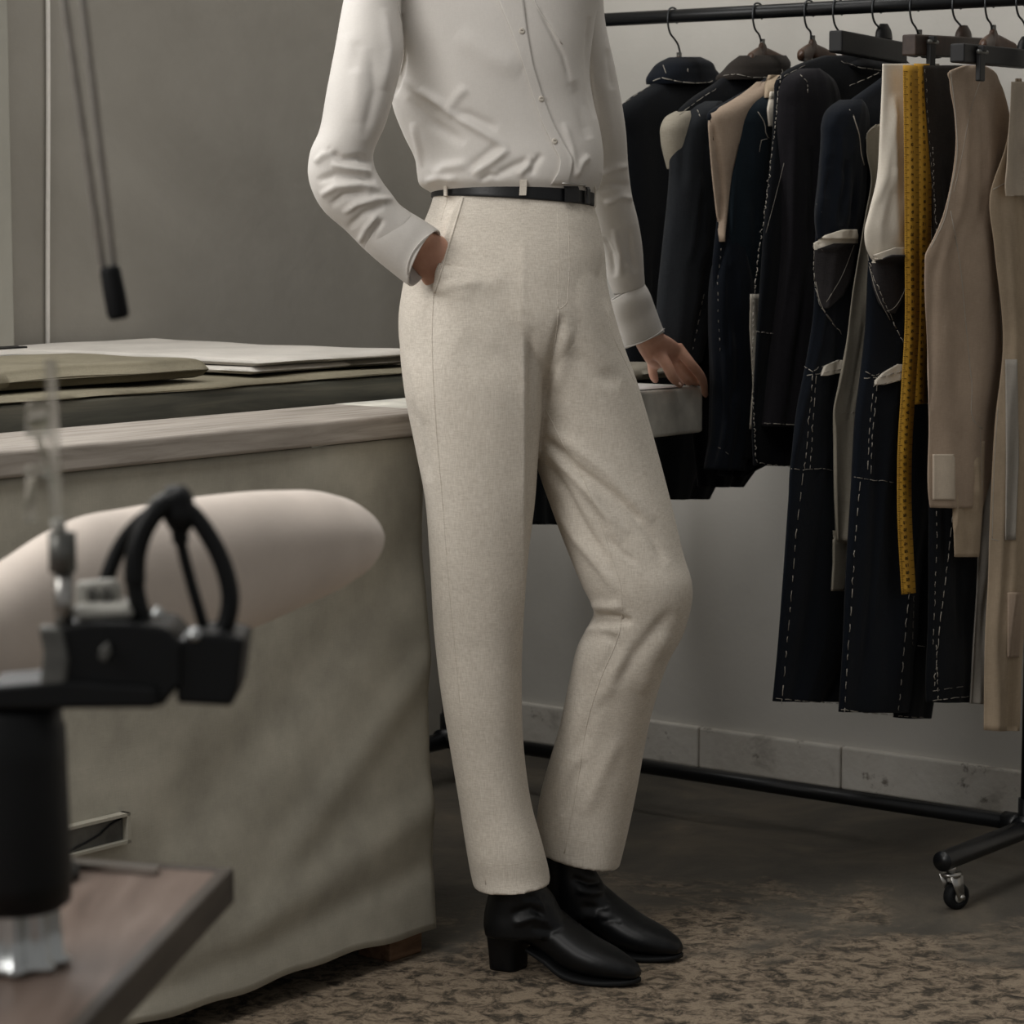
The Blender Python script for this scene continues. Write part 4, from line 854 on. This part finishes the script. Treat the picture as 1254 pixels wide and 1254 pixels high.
# hand in the pocket
def pxd(u, v, d): return P(u, v, d)
dp = cast(TB, 520, 335)[0][1]-.011
body.append(loft(pst([(462, 300, 490, 268, 3.805, .022), (490, 312, 520, 283, 3.812, .022), (500, 320, 538, 287, dp, .019), (510, 334, 553, 297, dp+.004, .017), (522, 352, 564, 318, dp+.008, .015), (536, 372, 574, 342, dp+.014, .013)]), 36, 40, 2.3))
for i in range(4):
    a = P(534+i*10, 362-i*9, dp+.012); body.append(limb([a, a+V(.016, .008, -.026), a+V(.024, .016, -.05)], [.0082, .0078, .006], 12, 14))
# hand on the bench end
wr = P(790, 405, 4.455)
body.append(loft([(P(772, 400, 4.44), P(800, 388, 4.44), V(0, .024, 0)), (P(779, 424, 4.46), P(812, 408, 4.46), V(0, .021, 0)), (P(786, 436, 4.475), P(822, 414, 4.475), V(0, .022, 0)), (P(793, 446, 4.495), P(832, 422, 4.495), V(0, .024, 0)), (P(799, 450, 4.51), P(838, 430, 4.51), V(0, .022, 0)), (P(806, 452, 4.52), P(838, 436, 4.52), V(0, .015, 0))], 36, 40, 2.4))
FIN = [([(806, 432, 4.470), (816, 446, 4.462), (823, 460, 4.468), (834, 471.5, 4.500)], [.0115, .0100, .0092, .0066]),      # thumb
       ([(828, 424, 4.500), (843, 442, 4.500), (857, 459, 4.525), (864, 484, 4.590)], [.0110, .0092, .0082, .0058]),      # index over the end
       ([(824, 430, 4.53), (838, 450, 4.535), (850, 464, 4.56), (853, 470, 4.585)], [.0100, .0086, .0076, .0058]),
       ([(816, 436, 4.535), (830, 453, 4.545), (841, 466, 4.565), (844, 469, 4.59)], [.0098, .0084, .0074, .0056]),
       ([(799, 440, 4.515), (799, 452, 4.53), (801, 462, 4.545), (803, 466, 4.56)], [.0098, .0086, .0074, .0058])]
for pts, rs in FIN: body.append(limb([P(*q) for q in pts], rs, 14, 26))
H1 = HZ(597, 1186, 0)+V(.006, .022, 0); T1 = HZ(782, 1211, 0)+V(0, .012, 0); H2 = HZ(668, 1160, 0)+V(0, .02, 0); T2 = HZ(834, 1180, 0)+V(0, .01, 0)
for (fh, ft), lg in (((H1, T1), legR), ((H2, T2), legL)):
    an = (lg[-1][0]+lg[-1][1])/2; fq = lambda x, z: fh+(ft-fh)*x+Z*z
    body.append(limb([an+Z*.06, an*.5+fq(.17, .10)*.5, fq(.17, .082), fq(.33, .072), fq(.55, .044), fq(.74, .029)], [.036, .030, .027, .024, .017, .010], 16, 30))
bvx, bnx, bfx = fuse(body, .0030, 5, .5)
skin = link('body', bvx, bfx, M['skin'], person)
SKB = bvh(bvx, bfx)
h, n_ = cast(SKB, 831.5, 469)
if h is not None:
    ax = P(835, 472, h[1])-P(828, 465, h[1]); ax /= np.linalg.norm(ax); sd = np.cross(n_, ax); m = MB(); vs = []; 
    nu, nv = 7, 7
    for j in range(nv):
        for i in range(nu):
            x = -1+2*i/(nu-1); y = -1+2*j/(nv-1); k_ = math.sqrt(max(0, 1-.45*x*x)) 
            vs.append(h+ax*y*.0055*k_+sd*x*.0042*(1-.15*y*y)+n_*(.0012-.0022*x*x-.001*max(0, y)**2))
    link('finger_nail', vs, [[j*nu+i, j*nu+i+1, (j+1)*nu+i+1, (j+1)*nu+i] for j in range(nv-1) for i in range(nu-1)], M['nail'], skin)
for s_ in (-1, 1):
    e = hc+fwd*.078+lat*s_*.031+Z*.004; v, f = loft([(e-lat*.011+fwd*0, e+lat*.011, fwd*.0001+Z*.0001), (e-lat*.011, e+lat*.011, fwd*.010)], 12, 4)
    ev = MB(); ev.tube([e-lat*.013, e-lat*.007+fwd*.003, e+fwd*.005, e+lat*.007+fwd*.003, e+lat*.013], [.001, .005, .0065, .005, .001], 12); ev.link('eye', M['paper'], skin)
hr = []
for z, hw, hf, hb in ((-.11, .05, -.03, .085), (-.06, .070, -.015, .098), (.0, .080, -.0, .106), (.04, .083, .02, .110), (.075, .078, .082, .106), (.105, .058, .062, .086), (.124, .024, .03, .045)):
    c = hc+Z*z+fwd*(hf-hb)/2; hr.append((c-lat*hw, c+lat*hw, fwd*(hf+hb)/2))
v, f = loft(hr, 40, 40, 2.2); link('hair', v, f, M['hair'], person)
# boots
def boot(heel, toe, name, shaft_st, lift=.040):
    """built along heel->toe on the floor"""
    heel = V(heel[0], heel[1], 0); toe = V(toe[0], toe[1], 0); L = np.linalg.norm(toe-heel); fx = (toe-heel)/L; fy = V(-fx[1], fx[0], 0)
    q = lambda x, y, z: heel+fx*x*L+fy*y+Z*z
    st = []
    for x, z0, z1, hw in ((.0, .050, .075, .012), (.02, .046, .105, .022), (.08, .045, .125, .029), (.18, .044, .130, .032), (.30, .040, .118, .034), (.42, .029, .100, .036), (.55, .014, .079, .040), (.68, .009, .062, .041), (.80, .008, .051, .037), (.90, .009, .041, .028), (.97, .010, .032, .019), (1.002, .012, .024, .011)):
        c = q(x, 0, (z0+z1)/2); st.append((c-fy*hw, c+fy*hw, Z*(z1-z0)/2))
    sh = shaft_st
    a = [loft(st, 60, 110, 2.35), loft(sh, 60, 60, 2.1)]
    v, n_, f = fuse(a, .0026, 7, .5); v = sculpt(v, n_, BOOTF[name])
    o = link('boot', v, f, M['leather'], person)
    so = []
    for x, z0, z1, hw in ((.30, .034, .042, .030), (.42, .020, .031, .032), (.55, .004, .016, .037), (.68, .0005, .011, .039), (.80, .0005, .010, .035), (.90, .0015, .011, .026), (.97, .004, .012, .017), (1.004, .006, .013, .008)):
        c = q(x, 0, (z0+z1)/2); so.append((c-fy*hw, c+fy*hw, Z*(z1-z0)/2))
    v, f = loft(so, 40, 60, 4); link('sole', v, f, M['rubber'], o)
    hs = [(q(.012, 0, z)-fy*hw, q(.012, 0, z)+fy*hw, fx*0) for z, hw in ((0, .028), (.05, .031))]
    hs = []
    for z, x0, x1, hw in ((.0, .020, .215, .027), (.03, .012, .225, .029), (.052, .0, .27, .031)):
        c = q((x0+x1)/2, 0, z); hs.append((c-fy*hw, c+fy*hw, fx*(x1-x0)/2*L))
    v, f = loft(hs, 48, 16, 3.5); hl = link('heel', v, f, M['leather'], o)
    return o
BOOTF = {'near': [([(625, 1120), (650, 1112), (668, 1122)], 4, -4, ''), ([(628, 1132), (655, 1124), (672, 1130)], 4, 3.5, ''), ([(660, 1095), (664, 1112), (668, 1124)], 3, 2.5, ''), ([(640, 1100), (665, 1098), (678, 1104)], 5, -2.5, ''), ([(690, 1135), (675, 1140), (650, 1136)], 4, -2.5, '')],
         'far': [([(700, 1075), (722, 1082), (738, 1080)], 4, -4, ''), ([(705, 1090), (725, 1094), (740, 1092)], 4, 3, ''), ([(712, 1110), (730, 1112), (748, 1110)], 5, -3, ''), ([(735, 1130), (752, 1126), (762, 1130)], 4, -2, '')]}
boot(H1, T1, 'near', pst([(596, 1050, 652, 1052, 3.895, .036), (598, 1078, 662, 1078, 3.89, .041), (598, 1094, 676, 1094, 3.89, .043), (594, 1112, 684, 1108, 3.89, .043), (592, 1130, 692, 1124, 3.885, .040), (594, 1146, 700, 1142, 3.88, .036)]))
boot(H2, T2, 'far', pst([(664, 1030, 726, 1032, 4.02, .045), (668, 1060, 728, 1062, 4.02, .045), (668, 1085, 738, 1080, 4.015, .043), (667, 1105, 748, 1100, 4.01, .039), (668, 1122, 756, 1118, 4.005, .035)]))

# ------------------------------------------------------------ foreground: side table, cutting machine, padded arm
ZT = .65
cB = HZ(279, 1066, ZT); cF = HZ(100, 1254, ZT); e = (cF-cB); e /= np.linalg.norm(e); bk_ = HZ(90, 1053, ZT)-cB; bk_ /= np.linalg.norm(bk_)
side = thing('side_table', V(-.5, 1.6, 0), 'small reddish brown wooden side table in the foreground, dark edge', 'table')
m = MB(); LL = .62; WW = .6
o = m.box(cB-Z*.006, e*LL, bk_*WW, Z*.006).link('table_top', M['table_wood'], side, False)
m = MB(); m.box(cB-Z*.024, e*LL, bk_*WW, Z*.018); m.box(cB-Z*.024-bk_*.004, e*LL, bk_*.010, Z*.0265); m.box(cB-Z*.024-e*.004-bk_*.004, e*.012, bk_*WW, Z*.0255)
o = m.link('table_edge', M['table_edge'], side, False); bevel(o, .002)
for a, b in ((.09, .12), (.09, .5), (.52, .12), (.52, .5)):
    q = cB+e*a+bk_*b; MB().box(V(q[0]-.018, q[1]-.018, 0), V(.036, 0, 0), V(0, .036, 0), Z*(ZT-.024)).link('leg', M['table_edge'], side, False)
rp = cB+bk_*.047+e*.018+Z*.0008
rl = MB().box(rp, bk_*.17, e*.012, Z*.0045).link('steel_ruler', M['steel'], None, False); tag(rl, 'flat steel ruler along the back edge of the side table', 'ruler')
# padded pressing arm
DD = lambda u: 2.12+(u/470)*.40
pad = thing('padded_pressing_arm', V(-.42, 1.9, ZT+.001), 'tapered peach padded pressing arm reaching across the foreground', 'pressing arm')
rows = [(-122, 800, -122, 842), (-119, 768, -119, 876), (-110, 752, -110, 890), (-60, 722, -60, 878), (0, 690, 0, 852), (50, 657, 52, 845), (87, 638, 100, 836), (160, 622, 200, 806), (241, 609, 290, 775), (340, 601, 365, 742), (405, 605, 422, 713), (440, 619, 449, 692), (462, 640, 465, 670), (469, 652, 470, 659)]
st = [(P(a, b, DD(a)), P(c, d, DD(c)), V(-.35, .93, 0)*min(.055, .0006*(d-b))) for a, b, c, d in rows]
v, f = loft(st, 90, 160, 2.15)
vv_ = np.array(v); ctr = vv_.mean(0); nn_ = vv_-np.array([(np.array(st[0][0])+st[0][1])/2])  # rough outward
bm_n = None
link('padding', v, f, M['pad'], pad)
pq = P(36, 800, DD(36)); 
m = MB(); m.tube([V(pq[0]-.05, pq[1]-.02, ZT+.001), V(pq[0]-.05, pq[1]-.02, pq[2]-.02)], .012, 14); m.tube([V(pq[0]-.05, pq[1]-.02, ZT+.001), V(pq[0]-.05, pq[1]-.02, ZT+.008)], .035, 20)
ox = HZ(20, 1100, ZT)
m = MB(); sp = V(-.335, 1.87, 0); m.tube([sp+Z*(ZT+.001), sp+Z*(ZT+.008)], .03, 20); m.tube([sp+Z*(ZT+.004), sp+Z*(ZT+.09), V(pq[0], pq[1], pq[2]-.03)], .011, 14); m.link('support_post', M['machine'], pad)
# cutting machine
MD = 1.66
mb0 = HZ(30, 1182, ZT); MD = mb0[1]
mc = thing('cutting_machine', V(mb0[0], mb0[1], ZT), 'black upright cutting machine with looped handle, blurred in the left foreground', 'machine')
px = MD/3338
def G(u, v, dd=0): return P(u, v, MD+dd)
def lathe(c, prof, n=40, flute=0):
    vs, fs = [], []
    for z, r in prof:
        for k_ in range(n):
            a = 2*math.pi*k_/n; rr = r*(1+(flute*math.cos(9*a) if flute else 0)); vs.append(c+V(rr*math.cos(a), rr*math.sin(a), z))
    m_ = len(prof)
    for i in range(m_-1): fs += [[i*n+k_, i*n+(k_+1) % n, (i+1)*n+(k_+1) % n, (i+1)*n+k_] for k_ in range(n)]
    fs += [list(range(n))[::-1], [(m_-1)*n+k_ for k_ in range(n)]]
    return vs, fs
cx = G(18, 1150); c0 = V(cx[0], cx[1], ZT+.001)
zA = G(18, 1112)[2]-ZT; zB = G(18, 868)[2]-ZT
v, f = lathe(c0, [(0, .031), (.004, .032), (.006, .028), (zA*.6, .0265), (zA, .026), (zA+.002, .026)], 72, .11); link('base', v, f, M['chrome'], mc)
v, f = lathe(c0, [(zA, .030), (zA+.004, .0355), (zA+.02, .0365), (zA+.07, .035), (zB-.03, .0345), (zB-.012, .034), (zB-.008, .032), (zB, .032), (zB+.004, .028)], 48); link('column', v, f, M['machine'], mc)
def prism(pts, d0, d1, name, mat, par=None, bv_=.003):
    k_ = len(pts); vs = [G(u, v_, d0) for u, v_ in pts]+[G(u, v_, d0)+V(0, d1-d0, 0) for u, v_ in pts]
    fs = [list(range(k_)), list(range(k_, 2*k_))[::-1]]+[[i, k_+i, k_+(i+1) % k_, (i+1) % k_] for i in range(k_)]
    o = link(name, vs, fs, mat, par or mc, False); bevel(o, bv_, 3); return o
prism([(72, 768), (112, 762), (160, 762), (205, 770), (222, 790), (222, 838), (198, 866), (75, 864)], -.03, .03, 'motor_housing', M['machine'])
prism([(214, 786), (244, 776), (268, 776), (300, 782), (292, 845), (284, 866), (216, 862)], -.026, .026, 'blade_housing', M['machine'])
prism([(-20, 842), (75, 834), (192, 842), (192, 868), (-20, 870)], -.035, .02, 'base_arm', M['machine'])
prism([(46, 768), (76, 770), (84, 810), (78, 862), (46, 858), (52, 800)], -.034, -.02, 'bracket', M['grey_metal'])
prism([(122, 796), (132, 786), (136, 800), (128, 812), (120, 806)], -.036, -.03, 'lever_plate', M['grey_metal'], None, .001)
plate = prism([(92, 714), (140, 710), (147, 722), (145, 748), (92, 748)], .0, .012, 'dial_plate', M['pale_metal'])
prism([(88, 744), (158, 742), (164, 756), (88, 760)], -.022, .016, 'top_plate', M['pale_metal'])
for u in (113, 131):
    q = G(u, 729, -.001); pts = [q+V(.0026*math.cos(a), 0, .0031*math.sin(a)) for a in np.linspace(0, 2*math.pi, 17)]; MB().tube(pts, .0009, 6).link('dial_mark', M['machine'], plate)
hm = MB()
C3 = lambda pts, n=40: crom([G(*q) for q in pts], np.linspace(0, 1, n))
hm.tube(C3([(176, 764, -.01), (166, 720, -.012), (168, 672, -.012), (182, 638, -.01), (200, 618, -.006), (216, 612, 0)]), [.0058]*12+[.0066]*28, 14)
hm.tube(C3([(216, 614, 0), (236, 630, 0), (258, 660, 0), (276, 700, 0), (282, 735, 0), (276, 765, 0), (262, 788, 0)]), .0058, 14)
hm.tube(C3([(218, 636, .004), (222, 665, .006), (233, 710, .008), (246, 755, .008), (254, 784, .008)]), [.0052]*8+[.0036]*32, 12)
hm.tube(C3([(206, 620, .01), (178, 634, .02), (152, 662, .028), (134, 700, .03), (126, 730, .03)]), .0050, 12)
hd_ = hm.link('handle', M['machine'], mc)
v, f = loft([(G(204, 596), G(226, 594), V(0, .004, 0)), (G(199, 604), G(234, 602), V(0, .009, 0)), (G(198, 618), G(238, 618), V(0, .010, 0)), (G(202, 640), G(238, 640), V(0, .009, 0)), (G(210, 652), G(232, 652), V(0, .005, 0))], 24, 30); link('handle_knob', v, f, M['machine'], mc)
def stem(u, v0, v1, r, mat, name, par=None, dd=-.02, n=20):
    a = G(u[0], v0, dd); b = G(u[1], v1, dd); return MB().tube([a, a*.5+b*.5, b], r*px, n).link(name, mat, par or mc)
stem((76, 77), 652, 700, 17, M['grey_metal'], 'collar'); stem((78, 78), 700, 770, 12, M['steel'], 'screw'); stem((70, 73), 636, 654, 9, M['pale_metal'], 'collar_cap'); stem((80, 80), 770, 842, 6, M['steel'], 'spindle')
gl = stem((62, 70), 440, 640, 7.5, M['glass'], 'glass_tube')
stem((46, 46), 492, 534, 15, M['glass'], 'oil_cup', gl); stem((45, 46), 570, 582, 16, M['glass'], 'cup_cap', gl); stem((38, 38), 582, 640, 7, M['glass'], 'drip_tube', gl); stem((46, 66), 532, 600, 5, M['glass'], 'cup_stem', gl)
for u, v_ in ((193, 750), (238, 776), (78, 826)):
    q = G(u, v_, -.024); v, f = lathe(q-Z*.004, [(0, .004), (.003, .0045), (.006, .003), (.0075, .0012)], 14); link('bolt', v, f, M['chrome'], mc)
# pull rods with black grip, hung from the ceiling
PD = 1.95
pr = thing('pull_handle', P(140, 390, PD), 'black grip on a pair of thin grey rods hanging before the grey wall', 'handle')
g0 = P(134, 328, PD); 
def up(u0, v0, u1, v1):
    a = P(u0, v0, PD); b = P(u1, v1, PD); return a+(b-a)*(2.90-a[2])/(b[2]-a[2])
MB().tube([g0-V(.004, 0, .006), up(131, 325, 84, 0)], .0030, 10).link('rod', M['rod'], pr); MB().tube([g0+V(.004, 0, -.006), up(138, 325, 100, 0)], .0030, 10).link('rod', M['rod'], pr)
ga = P(134, 326, PD); gb = P(146, 391, PD); dv = gb-ga
MB().tube([ga+dv*x for x in (0, .03, .1, .5, .9, .97, 1)], [.005, .0068, .0075, .0080, .0080, .007, .005], 20).link('grip', M['rubber'], pr)
